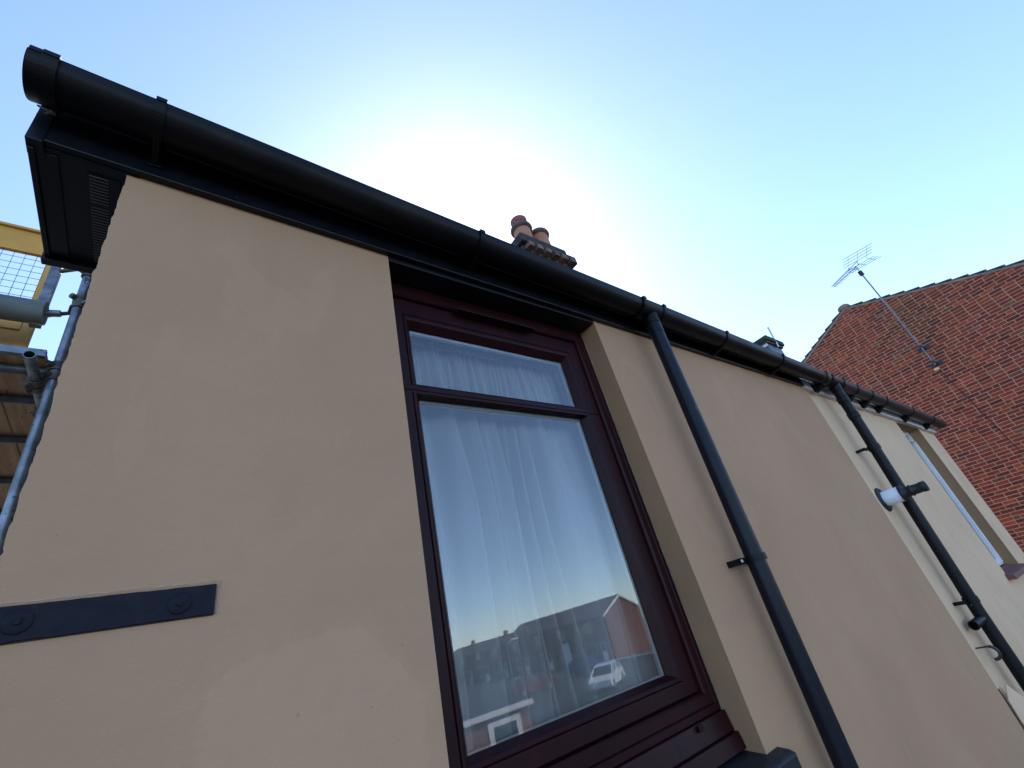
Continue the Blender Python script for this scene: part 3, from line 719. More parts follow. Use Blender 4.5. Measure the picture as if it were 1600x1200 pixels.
w2 = MB().frame(OX0, OX1, OZ0 + 0.01, OZ1 - 0.03, [(0, 0.16), (0, 0.112), (0.05, 0.112), (0.055, 0.135), (0.055, 0.15)]).build('window', 'white', cream, label='white framed window deep in the cream wall')
MB().frame(OX0, OX1 - 0.001, OZ0 + 0.02, OZ1 - 0.15, [(0.001, 0.108), (0.007, 0.104), (0.013, 0.108), (0.013, 0.112)]).build('silicone_bead', 'white', w2)
MB().add([(OX0 + .05, .14, OZ0), (OX1 - .05, .14, OZ0), (OX1 - .05, .14, OZ1), (OX0 + .05, .14, OZ1)], [(0, 1, 2, 3)]).build('pane', 'far_glass', w2)
MB().sweep_x([(0.11, OZ0), (-0.045, OZ0 - 0.035), (-0.05, OZ0 - 0.075), (0.11, OZ0 - 0.06)], [OX0 - 0.06, OX1 + 0.05], lambda x: 0, smooth=False).build('window_sill', 'sill_red', cream, bevel=0.004, label='red brown tiled sill of the cream house window')
roof(cream, TX1 + .004, CX1)
cf = MB().sweep_x([(FY, 0.0), (FY, 0.16), (CY, 0.16), (CY, 0.0)], [3.802, 4.6, 6, CX1 + 0.02], lambda x: ZC(x) + 0.004, smooth=False).build('fascia_board', 'whiteboard', cream, bevel=0.002, label='white painted fascia board along the cream wall')
g2, zc2, yc2 = gutter(cream, 3.93, 7.62, 'gutter_old', lab='faded black gutter along the cream wall')
def tri_bracket(go, x, zc, yc):
    gutter_ring(go, x, zc, yc, w=0.03, t=0.006, m='gutter', plate=False)
    b = MB().hexa([(x - .03, FY - .012, zc(x) - .10), (x + .03, FY - .012, zc(x) - .10), (x + .03, FY, zc(x) - .10), (x - .03, FY, zc(x) - .10)],
                  [(x - .03, yc, zc(x) - GR - .002), (x + .03, yc, zc(x) - GR - .002), (x + .03, FY, zc(x) - .03), (x - .03, FY, zc(x) - .03)])
    b.build('bracket_arm', 'gutter', go, bevel=0.003)
for x in (4.63, 5.0, 5.40, 6.25, 7.08): tri_bracket(g2, x, zc2, yc2)
tri_bracket(g2, 3.97, zc2, yc2)
outlet(g2, 4.20, zc2, yc2, 0.036, 'gutter', -0.12, 0.11)
eb = MB(); xx = 7.621
ring = [(xx, yc2 + (GR + .002) * math.cos(math.pi + math.pi * i / 20), zc2(xx) + (GR + .002) * math.sin(math.pi + math.pi * i / 20)) for i in range(21)]
eb.add(ring, [tuple(range(21))]); eb.build('end_cap', 'gutter_old', g2, solid=0.004)
P2 = [(4.20, yc2, zc2(4.2) - 0.09), (4.21, yc2 + 0.003, H + 1.08), (4.226, -0.094, H + 0.98), (4.226, -0.092, H + 0.85), (4.20, -0.078, H + 0.2), (4.18, -0.065, H - 0.45), (4.18, -0.065, H - 0.9), (4.18, -0.065, 0)]
d2 = MB().tube(P2, 0.036, 28).build('downpipe', 'iron', cream, label='chipped black iron downpipe on the cream wall')
for zz, xx in ((H + 1.07, 4.212), (H + 0.93, 4.226)): socket(d2, (xx, -0.097 if zz > H + 1 else -0.093, zz), 0.041, 0.05, 'iron')
def spike(z, xc, yp=-0.065):
    b = MB().tube([(xc, yp, z - 0.018), (xc, yp, z + 0.018)], 0.042, 24)
    b.box(xc - 0.09, xc - 0.03, -0.052, -0.036, z - 0.010, z + 0.010); b.box(xc - 0.092, xc - 0.072, -0.052, CY + 0.004, z - 0.010, z + 0.010)
    b.build('pipe_bracket', 'iron', d2, bevel=0.002)
spike(H + 0.66, 4.218, -0.087); spike(H - 0.395, 4.183)
MB().tube([(4.18, -0.065, H - 0.50), (4.07, -0.05, H - 0.505), (4.01, -0.04, H - 0.51)], [0.026, 0.026, 0.027], 20, r_in=0.02).build('pipe_boss', 'iron', d2)
hk = [(3.985, CY, H - 0.62), (3.985, -0.045, H - 0.618)] + [(3.985 + 0.004 * a, -0.045 - 0.034 * math.sin(a), H - 0.618 - 0.034 * (1 - math.cos(a))) for a in [0.3 * i for i in range(1, 12)]]
MB().tube(hk, [0.0035, 0.005] + [0.0085] * 11, 10).build('pipe_hook', 'steel_dark', cream, label='loose curled iron pipe hook in the cream wall')
# flue terminal
fc = onY(1379, 781, CY); fxz = (fc.x, fc.z)
fl = MB().lathe_y(fxz, [(0.04, CY), (0.085, CY), (0.085, CY - 0.006), (0.078, CY - 0.014), (0.05, CY - 0.016)], 36).build('boiler_flue', 'rubber', cream, label='white and black boiler flue beside the iron downpipe')
MB().lathe_y(fxz, [(0.0505, CY - 0.01), (0.0505, -0.105), (0.047, -0.106), (0.03, -0.106)], 36).build('flue_sleeve', 'flue_white', fl)
MB().lathe_y(fxz, [(0.0508, -0.1055), (0.054, -0.108), (0.054, -0.124), (0.036, -0.13), (0.033, -0.16), (0.037, -0.163), (0.037, -0.172), (0.032, -0.175), (0.031, -0.225), (0.034, -0.23), (0.034, -0.255), (0.028, -0.255), (0.027, -0.18)], 36).build('flue_nozzle', 'rubber', fl)
# peeling sheet at the party line
pb = MB()
pl = [(3.885, -0.01, H - 0.86), (3.97, -0.02, H - 0.80), (4.02, -0.05, H - 0.88), (3.93, -0.035, H - 1.00), (3.90, -0.012, H - 1.12), (4.0, -0.055, H - 1.06), (4.06, -0.06, H - 0.97), (3.88, -0.008, H - 0.95)]
pb.add(pl, [(0, 1, 2), (0, 2, 3), (0, 3, 7), (3, 2, 6), (3, 6, 5), (3, 5, 4), (7, 3, 4)])
pb.build('peeling_render', 'cream', cream, solid=0.006, label='torn flap of render peeling at the party line')
pr_ = MB(); pts = [(3.872, -0.002, H - 0.80 - 0.02 * i) for i in range(20)]
pr_.tube([(x + random.uniform(-.004, .006), y, z) for x, y, z in pts], 0.003, 6).build('crack_line', 'timber_dark', cream)
MB().tube([onY(1360 + 0, 700, 0) * 0 + Vector((TX1 + 0.001, 0.008, H - 1.2 + i * 0.1)) for i in range(24)], 0.002, 5).build('joint_shadow_line', 'timber_dark', cream)  # dark strip put in as the shadow line along the wall step
# second stack on the far end of the cream roof
st2 = MB().box(6.93, 7.40, 0.90, 1.36, H + 1.4, H + 3.02).build('chimney', 'lead', cream, label='small lead clad chimney with mossy slab')
MB().box(6.87, 7.46, 0.84, 1.42, H + 3.02, H + 3.10).build('cap_slab', 'moss', st2, bevel=0.015)
MB().box(6.90, 7.43, 0.87, 1.39, H + 2.99, H + 3.02).build('cap_course', 'potrim', st2)
MB().box(6.908, 6.93, 0.90, 1.36, H + 2.945, H + 2.985).build('cover_strip', 'white', st2)
MB().tube([(7.18, 0.86, H + 2.95), (7.15, 0.83, H + 3.30)], 0.014, 8).build('mast', 'alu', st2)

# ---------------------------------------------------------------- brick house (gable end)
GX = 14.0
brk = thing('brick_house', (18, 0.76, 0), 'red brick gable end house with tiled verge behind the cream wall', 'house')
YA, ZA = 0.76, H + 5.66                           # apex, world
sR, sL = 0.405, 0.48
Y0, Y1 = -4.2, 6.0
def ztop(y): return ZA - (YA - y) * sR if y < YA else ZA - (y - YA) * sL
bw = MB()
for x in (GX - 0.008,):
    bw.add([(x, Y0, 0), (x, Y1, 0), (x, Y1, ztop(Y1)), (x, YA, ZA), (x, Y0, ztop(Y0))], [(0, 1, 2, 3, 4)])
bw.add([(GX - .008, Y0, 0), (GX + 9, Y0, 0), (GX + 9, Y0, ztop(Y0)), (GX - .008, Y0, ztop(Y0))], [(0, 1, 2, 3)])
bw.add([(GX - .008, Y1, 0), (GX + 9, Y1, 0), (GX + 9, Y1, ztop(Y1)), (GX - .008, Y1, ztop(Y1))], [(0, 1, 2, 3)])
bw.add([(GX + 9, Y0, 0), (GX + 9, Y1, 0), (GX + 9, Y1, ztop(Y1)), (GX + 9, YA, ZA), (GX + 9, Y0, ztop(Y0))], [(0, 1, 2, 3, 4)])
gw = bw.build('gable_wall', 'mortar', brk)
BL, BH, JT = 0.212, 0.0605, 0.0145
bricks = []; cut = []
row = 0; z = 0.04
while z < ZA:
    y = Y0 - random.uniform(0, 0.02) + (0.1125 if row % 2 else 0)
    while y < Y1:
        ln = BL
        if random.random() < 0.10: ln = 0.1025
        yc_ = y + ln / 2; zt = z + BH
        if y + ln < Y1:
            if zt < min(ztop(y), ztop(y + ln)) - 0.005: bricks.append((yc_, z + BH / 2, ln))
            elif z + 0.02 < max(ztop(y), ztop(y + ln)): cut.append((y, y + ln, z, zt))
        y += ln + JT
    z += 0.075; row += 1
def bcol(y, z):
    c = random.choice(BC); k = random.uniform(0.80, 1.30)
    wv = 0.5 + 0.5 * math.sin(y * 1.7 + z * 0.9) * math.sin(z * 1.3 - y)
    if random.random() < 0.03: c = (0.17, 0.085, 0.045)
    c = [x * k for x in c]
    dmp = math.exp(-(((y + 0.15) / 0.55) ** 2 + ((z - H - 4.6) / 0.5) ** 2))     # mossy stain under the verge
    c = [c[0] * (1 - .40 * dmp), c[1] * (1 + .05 * dmp), c[2] * (1 - 0.1 * dmp)]
    return c
def vis(b):
    u, v, d = pix((GX, b[0], b[1]))
    if not (0 < u < 1600 and 0 < v < 1200): return 0
    if u < 1465 and v > 555 + (u - 1255) * 0.476: return 0
    if u >= 1465 and v > 679 + (u - 1463) * 1.36: return 0
    return b[2] / d
order = sorted(range(len(bricks)), key=lambda i: -vis(bricks[i])); single = set(order[:300])
bmesh_s = {}
for ln in (BL, 0.1025):
    b = MB().box(-0.012, 0.02, -ln / 2, ln / 2, -BH / 2, BH / 2)
    me = bpy.data.meshes.new('brick'); me.from_pydata(b.v, [], b.f); me.materials.append(T['brick_one']); bmesh_s[ln] = me
allv = []; allf = []; cols = []
for i, (y, z, ln) in enumerate(bricks):
    jx = random.uniform(-0.0025, 0.0025)
    if i in single:
        piece(bmesh_s[ln], (GX + jx, y, z), gw, bcol(y, z))
    else:
        b = MB().box(GX - 0.012 + jx, GX + 0.02, y - ln / 2, y + ln / 2, z - BH / 2 + random.uniform(-.001, .001), z + BH / 2 + random.uniform(-.001, .001))
        o_ = len(allv); allv += b.v; allf += [tuple(o_ + k for k in f_) for f_ in b.f]; cols += [bcol(y, z)] * 6
for (ya, yb, za, zb) in cut:                       # bricks cut to the rake of the gable
    pl = [(ya, za), (yb, za), (yb, zb), (ya, zb)]
    for sl_, of in ((sR, ZA - YA * sR - 0.012), (-sL, ZA + YA * sL - 0.012)):
        out = []
        for i in range(len(pl)):
            (y_a, z_a), (y_b, z_b) = pl[i], pl[(i + 1) % len(pl)]
            da, db = of + sl_ * y_a - z_a, of + sl_ * y_b - z_b
            if da >= 0: out.append((y_a, z_a))
            if da * db < 0:
                t_ = da / (da - db); out.append((y_a + (y_b - y_a) * t_, z_a + (z_b - z_a) * t_))
        pl = out
        if len(pl) < 3: break
    if len(pl) < 3: continue
    o_ = len(allv); n_ = len(pl); cc = bcol((ya + yb) / 2, za)
    allv += [(GX - 0.012, y, z) for y, z in pl] + [(GX + 0.02, y, z) for y, z in pl]
    allf.append(tuple(o_ + k for k in range(n_))); cols.append(cc)
    for k in range(n_): allf.append((o_ + k, o_ + (k + 1) % n_, o_ + n_ + (k + 1) % n_, o_ + n_ + k)); cols.append(cc)
me = bpy.data.meshes.new('brickwork'); me.from_pydata(allv, [], allf); me.materials.append(T['brick_many'])
ca = me.color_attributes.new('Col', 'FLOAT_COLOR', 'CORNER')
flat = []
for p_, c_ in zip(me.polygons, cols): flat += [c_[0], c_[1], c_[2], 1.0] * p_.loop_total
ca.data.foreach_set('color', flat)
bo = bpy.data.objects.new('brickwork', me); COL.objects.link(bo); adopt(bo, gw); bo['kind'] = 'stuff'
# verge: mortar bed and stepped tile ends
vb_ = MB()
for ya, yb in ((Y0 - .2, YA), (Y1 + .2, YA)):
    za, zb = ztop(ya), ztop(yb)
    vb_.hexa([(GX - 0.03, ya, za - 0.01), (GX - 0.03, yb, zb - 0.01), (GX + 0.2, yb, zb - 0.01), (GX + 0.2, ya, za - 0.01)], [(GX - 0.03, ya, za + 0.05), (GX - 0.03, yb, zb + 0.05), (GX + 0.2, yb, zb + 0.05), (GX + 0.2, ya, za + 0.05)])
rf = MB()
for ya, yb in ((Y0 - .3, YA), (Y1 + .3, YA)):
    za, zb = ztop(ya) + 0.055, ztop(yb) + 0.055
    rf.hexa([(GX + .1, ya, za), (GX + .1, yb, zb), (GX + 9.1, yb, zb), (GX + 9.1, ya, za)], [(GX + .1, ya, za + .03), (GX + .1, yb, zb + .03), (GX + 9.1, yb, zb + .03), (GX + 9.1, ya, za + .03)])
rfo = rf.build('roof', 'tile', brk)
vb_.build('verge_mortar', 'mortar_dark', rfo)
for sgn, s_, yend in ((-1, sR, Y0 - .2), (1, sL, Y1 + .2)):
    a = math.atan(s_); L_ = 0.285; y = YA + sgn * 0.10
    while (y - yend) * sgn < 0:
        y2 = y + sgn * (L_ + .05) * math.cos(a)
        za = ztop(y) + 0.044; zb = ztop(y2) + 0.085
        b = MB().hexa([(GX - .045, y, za), (GX - .045, y2, zb), (GX + .3, y2, zb), (GX + .3, y, za)], [(GX - .045, y, za + .024), (GX - .045, y2, zb + .03), (GX + .3, y2, zb + .03), (GX + .3, y, za + .024)])
        b.build('verge_tile', 'tile', rfo, bevel=0.004)
        y += sgn * L_ * math.cos(a)
rt = MB(); N = 14
for x_a, x_b in ((GX - .05, GX + 9.1),):
    pr_r = [(YA + 0.15 * math.cos(math.pi * i / N), ZA + 0.03 + 0.12 * math.sin(math.pi * i / N)) for i in range(N + 1)]
    rt.sweep_x(pr_r, [x_a, x_b], lambda x: 0)
rt.build('ridge_tiles', 'mortar_dark', rfo)
p = onX(1462, 574, GX - .02)
MB().box(GX - 0.05, GX - 0.012, p.y - 0.05, p.y + 0.05, p.z - 0.075, p.z - 0.015).build('junction_box', 'cream', brk, bevel=0.006, label='small cream junction box on the brick gable')
# dark cable down the brick wall from the aerial
cp = [(GX - 0.016, p.y - 0.02 - 0.10 * math.sin(k * .3) * 0.2 - 0.03 * k, p.z - 0.02 - k * 0.45) for k in range(13)]
MB().tube(cp, 0.007, 6).build('aerial_cable', 'rubber', brk)
# TV aerial
AXP = GX - 0.32
mb_ = onX(1462, 570, AXP); mt = onX(1346, 428, AXP)
ae = thing('tv_aerial', (AXP, mb_.y, mb_.z), 'yagi television aerial on a bracketed pole above the brick gable', 'aerial')
MB().tube([(AXP, mb_.y, mb_.z), (AXP + .0, mt.y, mt.z + 0.02)], 0.017, 12).build('mast', 'mast', ae)
for zz in (mb_.z + 0.08, mb_.z + 0.52):
    MB().box(AXP - 0.04, GX - 0.012, mb_.y - 0.03, mb_.y + 0.03, zz - 0.03, zz + 0.03).box(GX - 0.028, GX - 0.012, mb_.y - 0.12, mb_.y + 0.12, zz - 0.06, zz + 0.06).build('wall_bracket', 'steel_dark', ae)
bd = Vector((0.42, 0.90, 0.0)).normalized(); sd = Vector((-bd.y, bd.x, 0)); tp = Vector((AXP, mt.y, mt.z + 0.05))
MB().box(tp.x - .045, tp.x + .045, tp.y - .045, tp.y + .045, tp.z - .09, tp.z + .03).build('mast_clamp', 'rubber', ae)
bt = tp + Vector((0, 0, .20))
MB().tube([tp, bt + Vector((0, 0, .03))], 0.014, 8).build('mast_head', 'alu', ae)
for hz in (0.0, 0.09):
    MB().tube([bt - bd * 0.10 + Vector((0, 0, hz)), bt + bd * 0.74 + Vector((0, 0, hz * .6))], 0.010, 8).build('boom', 'mast', ae)
for k in range(14):
    c_ = bt + bd * (0.06 + k * 0.052) + Vector((0, 0, .03)); w_ = 0.17 - 0.003 * k
    MB().tube([c_ - sd * w_ + Vector((0, 0, -.02)), c_, c_ + sd * w_ + Vector((0, 0, -.02))], 0.0055, 6).build('director', 'mast', ae)
rd = Vector((0.20, -0.98, 0)).normalized()
for sg, nr in ((1, 4), (-1, 3)):
    ups = Vector((0, 0, sg * 0.062)) - bd * 0.045
    for k in range(1, nr + 1):
        c_ = bt - bd * 0.08 + ups * k + Vector((0, 0, .04))
        MB().tube([c_ - rd * 0.34, c_ + rd * 0.34], 0.006, 6).build('reflector_rod', 'mast', ae)
    for w_ in (-0.22, 0.0, 0.22):
        MB().tube([bt - bd * .08 + Vector((0, 0, .04)) + rd * w_, bt - bd * .08 + Vector((0, 0, .04)) + rd * w_ + ups * nr], 0.006, 6).build('reflector_stay', 'mast', ae)

# ---------------------------------------------------------------- scaffold at the gable end
SY = 2.0                                          # world y of the standard
stx, sty = -0.582, SY
sc = thing('scaffold', (-1.2, 3.2, 0), 'steel tube scaffold with timber boards behind the gable corner', 'scaffolding')
def tube(name, pts, r=0.02415, m='galv', hollow=False, parent=sc):
    return MB().tube(pts, r, 24, r_in=0.0205 if hollow else None).build(name, m, parent)
tube('standard', [(stx, sty, 0), (stx, sty, H + 2.72)], hollow=True)
tube('standard', [(stx, 4.6, 0), (stx, 4.6, H + 2.72)])
tube('standard', [(-1.9, 2.0, 0), (-1.9, 2.0, H + 2.2)]); tube('standard', [(-1.9, 4.6, 0), (-1.9, 4.6, H + 2.72)])
ZD = H + 1.885                                    # underside of the boards
DY0 = 1.905
lx = -0.655
tube('ledger', [(lx, DY0 - 0.13, ZD - 0.085), (lx, 5.0, ZD - 0.085)], hollow=True)
tube('ledger', [(-1.84, DY0 + 0.0, ZD - 0.085), (-1.84, 5.0, ZD - 0.085)])
for yy_ in (2.03, 2.36, 2.9, 3.6, 4.3):
    tube('transom', [(-2.0, yy_, ZD - 0.0265), (-0.60, yy_, ZD - 0.0265)], m='galv_dark')
def coupler(c, ax, parent=sc):
    b = MB(); c = Vector(c); d = Vector(ax)
    b.tube([c - d * 0.026, c + d * 0.026], 0.034, 14)
    s2 = d.orthogonal().normalized()
    b.tube([c + s2 * 0.03 - d * 0.012, c + s2 * 0.075 - d * 0.012], 0.011, 8); b.tube([c + s2 * 0.06 - d * 0.012, c + s2 * 0.078 - d * 0.012], 0.016, 6)
    b.tube([c - s2 * 0.02 + d * 0.0, c - s2 * 0.055], 0.018, 8)
    return b.build('coupler', 'coupler', parent, bevel=0.002)
for c_, a_ in (((stx, sty, ZD - 0.07), (0, 0, 1)), ((lx, 2.03, ZD - 0.085), (0, 1, 0)), ((lx, 2.09, ZD - 0.085), (0, 1, 0)), ((stx, sty, H + 2.38), (0, 0, 1)), ((stx, sty, H + 2.60), (0, 0, 1)), ((stx, sty, ZD - 0.005), (0, 0, 1)),
               ((lx, 2.36, ZD - 0.085), (0, 1, 0)), ((stx, sty, 2.2), (0, 0, 1))):
    coupler(c_, a_)
bx0 = -0.628
for k in range(6):
    x1_ = bx0 - k * 0.229; x0_ = x1_ - 0.223; off = random.uniform(-.004, .004)
    if k == 0: off = 0
    MB().box(x0_, x1_, DY0 + off, 5.3, ZD + 0.001, ZD + 0.039).build('scaffold_board', 'board', sc, bevel=0.003)
    MB().box(x0_ - .0015, x1_ + .0015, DY0 + off - 0.0015, DY0 + off + 0.03, ZD - 0.0008, ZD + 0.0405).build('board_end_band', 'galv', sc)
tube('guard_rail', [(-2.3, 2.08, H + 2.30), (onY(71, 490, 2.08).x, 2.08, H + 2.30)], r=0.073, m='sheath', hollow=True)
MB().tube([(-0.74, 2.08, H + 2.30), (-0.66, 2.07, H + 2.31)], 0.022, 10).build('rail_fitting', 'galv', sc)

# yellow mesh gate behind the scaffold
gy = 2.32
def gz(r): return H + r * (gy + 1)
gate = thing('safety_gate', (-1.5, gy, ZD + 0.04), 'yellow framed safety gate with wire mesh on the scaffold', 'gate')
gxr = -0.243 * (gy + 1); gxl = -2.25
rail = MB().box(gxl, gxr, gy, gy + 0.03, gz(0.894), gz(0.951)).build('top_rail', 'yellow', gate, bevel=0.003)
MB().box(gxl, gxr, gy - 0.02, gy + 0.035, gz(0.951), gz(0.957)).build('rail_lip', 'yellow', rail, bevel=0.002)
MB().box(gxr - 0.055, gxr, gy - 0.002, gy + 0.033, ZD + 0.04, gz(0.894)).build('post', 'yellow', gate, bevel=0.003)
MB().box(gxl, gxl + 0.055, gy - 0.002, gy + 0.033, ZD + 0.04, gz(0.894)).build('post', 'yellow', gate, bevel=0.003)
pnl = MB().box(gxl + .055, gxr - 0.055, gy + 0.006, gy + 0.024, ZD + 0.04, gz(0.715)).build('toe_panel', 'yellow', gate)
MB().box(gxl + .055, gxr - 0.055, gy - 0.006, gy + 0.0055, gz(0.70), gz(0.73)).build('panel_rail', 'yellow', pnl, bevel=0.002)
x = gxr - 0.06
while x > gxl + 0.05:
    MB().tube([(x, gy + .015, gz(0.715)), (x, gy + .015, gz(0.895))], 0.0017, 6).build('mesh_wire', 'steel_dark', gate); x -= 0.0535
z = gz(0.72)
while z < gz(0.893):
    MB().tube([(gxl + .05, gy + .0185, z), (gxr - .05, gy + .0185, z)], 0.0017, 6).build('mesh_wire', 'steel_dark', gate); z += 0.0535
# galvanised hanging post with swivel arms to the standard
hx_ = onY(79, 445, 2.2).x
MB().box(hx_ - 0.026, hx_ + 0.026, 2.18, 2.22, H + 2.28, H + 2.80).build('hanging_post', 'galv', gate, bevel=0.004)
for zz in (H + 2.745, H + 2.36):
    MB().tube([(hx_ + 0.02, 2.19, zz), (hx_ + 0.08, 2.15, zz), (hx_ + 0.15, 2.09, zz - 0.02), (stx - 0.03, 2.02, zz - 0.015)], [0.014, 0.014, 0.012, 0.012], 10).build('swivel_arm', 'coupler', gate)
    MB().tube([(stx, sty, zz - 0.045), (stx, sty, zz + 0.015)], 0.033, 16).build('swivel_clamp', 'coupler', gate)
    MB().tube([(stx + .02, sty - .03, zz - 0.02), (stx + .05, sty - .06, zz - 0.01)], 0.012, 8).build('clamp_bolt', 'galv', gate)

# ---------------------------------------------------------------- the street that the window reflects
VY = lambda yv: 1.26 - yv                           # mirror distance seen in the glass -> world y
def gable_house(name, x0, x1, y0, y1, ze, zr, label, wins=True):
    h = thing(name, ((x0 + x1) / 2, (y0 + y1) / 2, 0), label, 'house', 'houses across the street')
    xm = (x0 + x1) / 2
    w = MB()
    for y in (y0, y1): w.add([(x0, y, 0), (x1, y, 0), (x1, y, ze), (xm, y, zr), (x0, y, ze)], [(0, 1, 2, 3, 4)])
    for x in (x0, x1): w.add([(x, y0, 0), (x, y1, 0), (x, y1, ze), (x, y0, ze)], [(0, 1, 2, 3)])
    w.build('wall', 'far_brick', h)
    r = MB()
    for xa in (x0 - 0.35, x1 + 0.35):
        za = ze - 0.35 * (zr - ze) / (xm - x0)
        r.hexa([(xa, y0 - .02, za), (xm, y0 - .02, zr), (xm, y1 + .12, zr), (xa, y1 + .12, za)], [(xa, y0 - .02, za + .09), (xm, y0 - .02, zr + .09), (xm, y1 + .12, zr + .09), (xa, y1 + .12, za + .09)])
    ro = r.build('roof', 'far_roof', h)
    bgb = MB()
    for xa in (x0 - 0.35, x1 + 0.35):
        za = ze - 0.35 * (zr - ze) / (xm - x0)
        bgb.hexa([(xa, y1 + .121, za - .2), (xm, y1 + .121, zr - .2), (xm, y1 + .16, zr - .2), (xa, y1 + .16, za - .2)], [(xa, y1 + .121, za + .09), (xm, y1 + .121, zr + .09), (xm, y1 + .16, zr + .09), (xa, y1 + .16, za + .09)])
    bgb.build('bargeboard', 'white', ro)
    if wins:
        n = max(1, int((y1 - y0) / 4.5))
        for k in range(n):
            yc = y0 + (k + 0.5) * (y1 - y0) / n
            for zb, hh, ww in ((0.95, 1.25, 1.7), (3.35, 1.15, 1.5)):
                fr = MB().box(x0 - 0.05, x0 - 0.001, yc - ww / 2 - 1.0, yc + ww / 2 - 1.0, zb, zb + hh).build('window', 'white', h)
                for q in (-1, 1): MB().box(x0 - 0.056, x0 - 0.051, yc - 1.0 + (q - 1) * ww / 4 + 0.06 - 0.0, yc - 1.0 + (q + 1) * ww / 4 - 0.06, zb + .08, zb + hh - .08).build('pane', 'far_glass', fr)
            dr = MB().box(x0 - 0.05, x0 - 0.001, yc + 0.7, yc + 1.6, 0.0, 2.1).build('door', 'white', h)
            MB().box(x0 - 0.056, x0 - 0.051, yc + 0.85, yc + 1.45, 1.1, 1.95).build('pane', 'far_glass', dr)
            if zr < 6.5 and k % 2: MB().box(xm - .3, xm + .3, yc - 2.2, yc - 1.7, zr - .2, zr + .7).build('chimney', 'far_brick', h)
    return h
gable_house('terrace_house', 46.1, 52.7, VY(56), VY(45), 5.0, 6.75, 'brick house with white bargeboards and a sunlit gable across the car park')
gable_house('terrace_house', 46.1, 52.7, VY(67.5), VY(56.2), 5.0, 6.75, 'brick terrace house joined behind the white bargeboard gable')
gable_house('terrace_house', 46.6, 53.2, VY(90), VY(68.2), 4.5, 5.9, 'lower brick terrace farthest along the street')
por = thing('brick_porch', (45.4, VY(52.4), 0), 'small sunlit brick porch with white corner pipe on the terrace front', 'porch')
MB().box(44.9, 46.09, VY(53), VY(51.8), 0, 2.9).build('wall', 'far_brick', por)
MB().box(44.84, 44.9, VY(53), VY(51.74), 0, 3.0).build('corner_pipe', 'white', por)
MB().box(44.8, 46.09, VY(53.1), VY(51.7), 2.9, 3.05).build('roof', 'far_roof', por)
# garage with white door
ga = thing('brick_garage', (7.5, VY(18.5), 0), 'low brick outbuilding with a white framed door', 'outbuilding')
gy0, gy1 = VY(21), VY(16)
MB().add([(4, gy1, 0), (11.3, gy1, 0), (11.3, gy1, 2.25), (4, gy1, 2.25), (4, gy0, 0), (11.3, gy0, 0), (11.3, gy0, 2.25), (4, gy0, 2.25)], [(0, 1, 2, 3), (5, 4, 7, 6), (1, 5, 6, 2), (4, 0, 3, 7)]).build('wall', 'far_brick', ga)
MB().hexa([(3.9, gy1 + .15, 2.26), (11.4, gy1 + .15, 2.26), (11.4, gy0 - .15, 2.26), (3.9, gy0 - .15, 2.26)], [(3.9, gy1 + .15, 2.4), (11.4, gy1 + .15, 2.4), (11.4, gy0 + 1, 3.1), (3.9, gy0 + 1, 3.1)]).build('roof', 'slate', ga)
MB().box(3.9, 11.4, gy1 + .151, gy1 + .19, 2.24, 2.40).build('fascia_board', 'white', ga)
dr = MB().box(9.55, 10.85, gy1 + .001, gy1 + .07, 0, 2.1).build('door', 'white', ga)
MB().box(9.75, 10.65, gy1 + .071, gy1 + .076, 0.2, 1.95).build('pane', 'far_glass', dr)

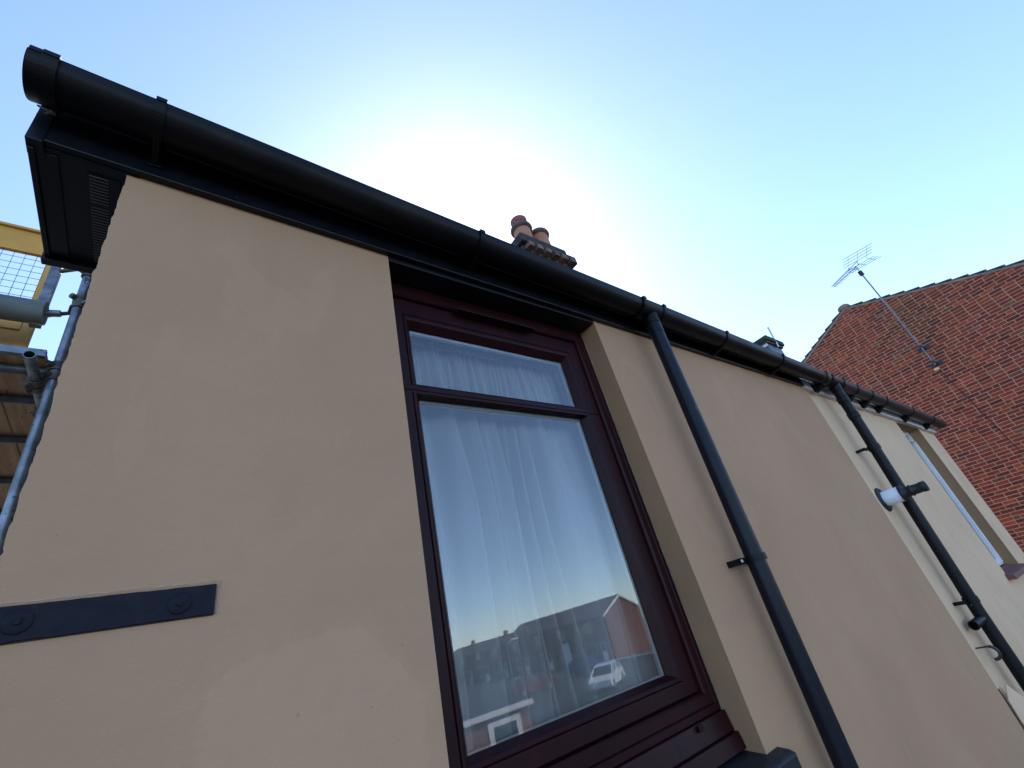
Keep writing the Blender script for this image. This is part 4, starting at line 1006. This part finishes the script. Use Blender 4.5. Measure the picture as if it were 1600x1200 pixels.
def make_car(name, loc, rz, paint, label, van=False):
    root = thing(name, loc, label, 'car'); root.rotation_euler = (0, 0, rz)
    Ls = 4.3; W = 0.89
    side_ = [(-2.15, 0.35), (-2.18, 0.62), (-2.08, 0.92), (-1.75, 1.0), (1.05, 0.98), (1.75, 0.88), (2.10, 0.72), (2.16, 0.45), (2.10, 0.30), (1.75, 0.28), (1.72, 0.45), (1.58, 0.62), (1.36, 0.68), (1.14, 0.62), (1.0, 0.45), (0.97, 0.28), (-0.97, 0.28), (-1.0, 0.45), (-1.14, 0.62), (-1.36, 0.68), (-1.58, 0.62), (-1.72, 0.45), (-1.75, 0.28)]
    def put(o): o.parent = root
    b = MB(); n = len(side_)
    ring = lambda yy, k: [(x * k, yy, z) for x, z in side_]
    v = ring(-W, .985) + ring(-W + .06, 1) + ring(W - .06, 1) + ring(W, .985)
    f = [(i + j * n, (i + 1) % n + j * n, (i + 1) % n + (j + 1) * n, i + (j + 1) * n) for j in range(3) for i in range(n)]
    f += [tuple(range(n - 1, -1, -1)), tuple(range(3 * n, 4 * n))]
    put(b.add(v, f).build('body', paint, bevel=0.02))
    cab = [(-2.02, 0.95), (-1.80, 1.42), (-1.35, 1.50), (-0.1, 1.50), (0.35, 1.42), (1.15, 0.96)]
    roofp = [(-1.86, 1.40), (-1.35, 1.53), (-0.1, 1.53), (0.30, 1.44), (-0.1, 1.47), (-1.35, 1.46)]
    g_ = MB(); m_ = len(cab)
    v = [(x, -W + .07 + (z - .95) * .28, z) for x, z in cab] + [(x, W - .07 - (z - .95) * .28, z) for x, z in cab]
    g_.add(v, [(i, (i + 1) % m_, m_ + (i + 1) % m_, m_ + i) for i in range(m_)] + [tuple(range(m_ - 1, -1, -1)), tuple(range(m_, 2 * m_))])
    put(g_.build('windows', 'far_glass', bevel=0.02))
    r_ = MB(); m_ = 6
    v = [(x, -W + .16, z) for x, z in roofp] + [(x, W - .16, z) for x, z in roofp]
    r_.add(v, [(i, (i + 1) % m_, m_ + (i + 1) % m_, m_ + i) for i in range(m_)] + [tuple(range(m_ - 1, -1, -1)), tuple(range(m_, 2 * m_))])
    put(r_.build('roof_panel', paint, bevel=0.02))
    for sg in (-1, 1):
        for (xa, za, xb, zb) in ((1.15, .97, .32, 1.43), (-.45, .97, -.5, 1.49), (-1.95, .97, -1.8, 1.42)):
            put(MB().tube([(xa, sg * (W - .065), za), (xb, sg * (W - .19), zb)], 0.045, 8).build('pillar', paint))
        put(MB().box(0.75, 0.95, sg * (W + .10) - .09, sg * (W + .10) + .02, 0.98, 1.12).build('wing_mirror', paint, bevel=0.02))
        for x in (-1.36, 1.36):
            wl = MB().tube([(x, sg * (W - .20), .32), (x, sg * (W - .02), .32)], 0.32, 24).build('wheel', 'tyre'); put(wl)
            hb = MB().tube([(x, sg * (W - .03), .32), (x, sg * (W - .005), .32)], 0.2, 16).build('rim', 'alu'); put(hb)
        put(MB().box(-2.185, -2.10, sg * .66 - .16, sg * .66 + .16, 0.72, 0.92).build('tail_lamp', 'lamp_red', bevel=0.01))
        put(MB().box(2.05, 2.155, sg * .62 - .2, sg * .62 + .2, 0.60, 0.72).build('headlight', 'white', bevel=0.01))
    return root
make_car('parked_car', (27.6, VY(28.5), 0.004), math.radians(150), 'car_white', 'white parked hatchback in front of the sunlit gable house')
make_car('parked_car', (29.5, VY(40.5), 0.004), math.radians(10), 'car_red', 'red parked car on the tarmac')
make_car('parked_car', (25.0, VY(43), 0.004), math.radians(60), 'car_white', 'white parked car farthest from the brick outbuilding door')
make_car('parked_car', (36.5, VY(40), 0.004), math.radians(80), 'car_blue', 'blue parked car behind the white hatchback')
# street lamp
sl_ = thing('street_lamp', (19.4, VY(28.5), 0), 'grey street lamp with a single bent arm', 'street lamp')
bx = (19.4, VY(28.5))
MB().tube([(bx[0], bx[1], 0), (bx[0], bx[1], 4.1), (bx[0] + .15, bx[1], 4.35), (bx[0] + .6, bx[1], 4.45)], [0.07, 0.05, 0.045, 0.04], 12).build('pole', 'galv', sl_)
MB().box(bx[0] + .4, bx[0] + 1.0, bx[1] - .11, bx[1] + .11, 4.42, 4.52).build('lamp_head', 'white', sl_, bevel=0.03)
# small tree
tr_ = thing('street_tree', (35.5, VY(39), 0), 'slender young tree with pale blossom in the car park', 'tree')
tx, ty = 35.5, VY(39)
tk = MB().tube([(tx, ty, 0), (tx + .05, ty, 1.4), (tx - .03, ty + .05, 2.6), (tx + .02, ty, 4.3)], [0.09, 0.07, 0.05, 0.015], 10)
lf = MB()
for k in range(26):
    a = random.uniform(0, 6.28); zz = random.uniform(1.5, 4.0); ln = random.uniform(.4, 1.0) * (1 - (zz - 1.5) / 4.5)
    p0 = Vector((tx, ty, zz)); p1 = p0 + Vector((math.cos(a) * ln, math.sin(a) * ln, ln * .9))
    tk.tube([p0, (p0 + p1) / 2 + Vector((0, 0, .05)), p1], [0.025, 0.016, 0.006], 6)
    for q in range(24):
        c_ = p0 + (p1 - p0) * random.uniform(.3, 1.1) + Vector([random.gauss(0, .12) for _ in range(3)])
        e1 = Vector([random.gauss(0, 1) for _ in range(3)]).normalized() * .05; e2 = e1.orthogonal().normalized() * .035
        lf.add([c_ - e1, c_ + e2, c_ + e1, c_ - e2], [(0, 1, 2, 3)])
tk.build('trunk', 'bark', tr_); lf.build('crown', 'blossom', tr_)
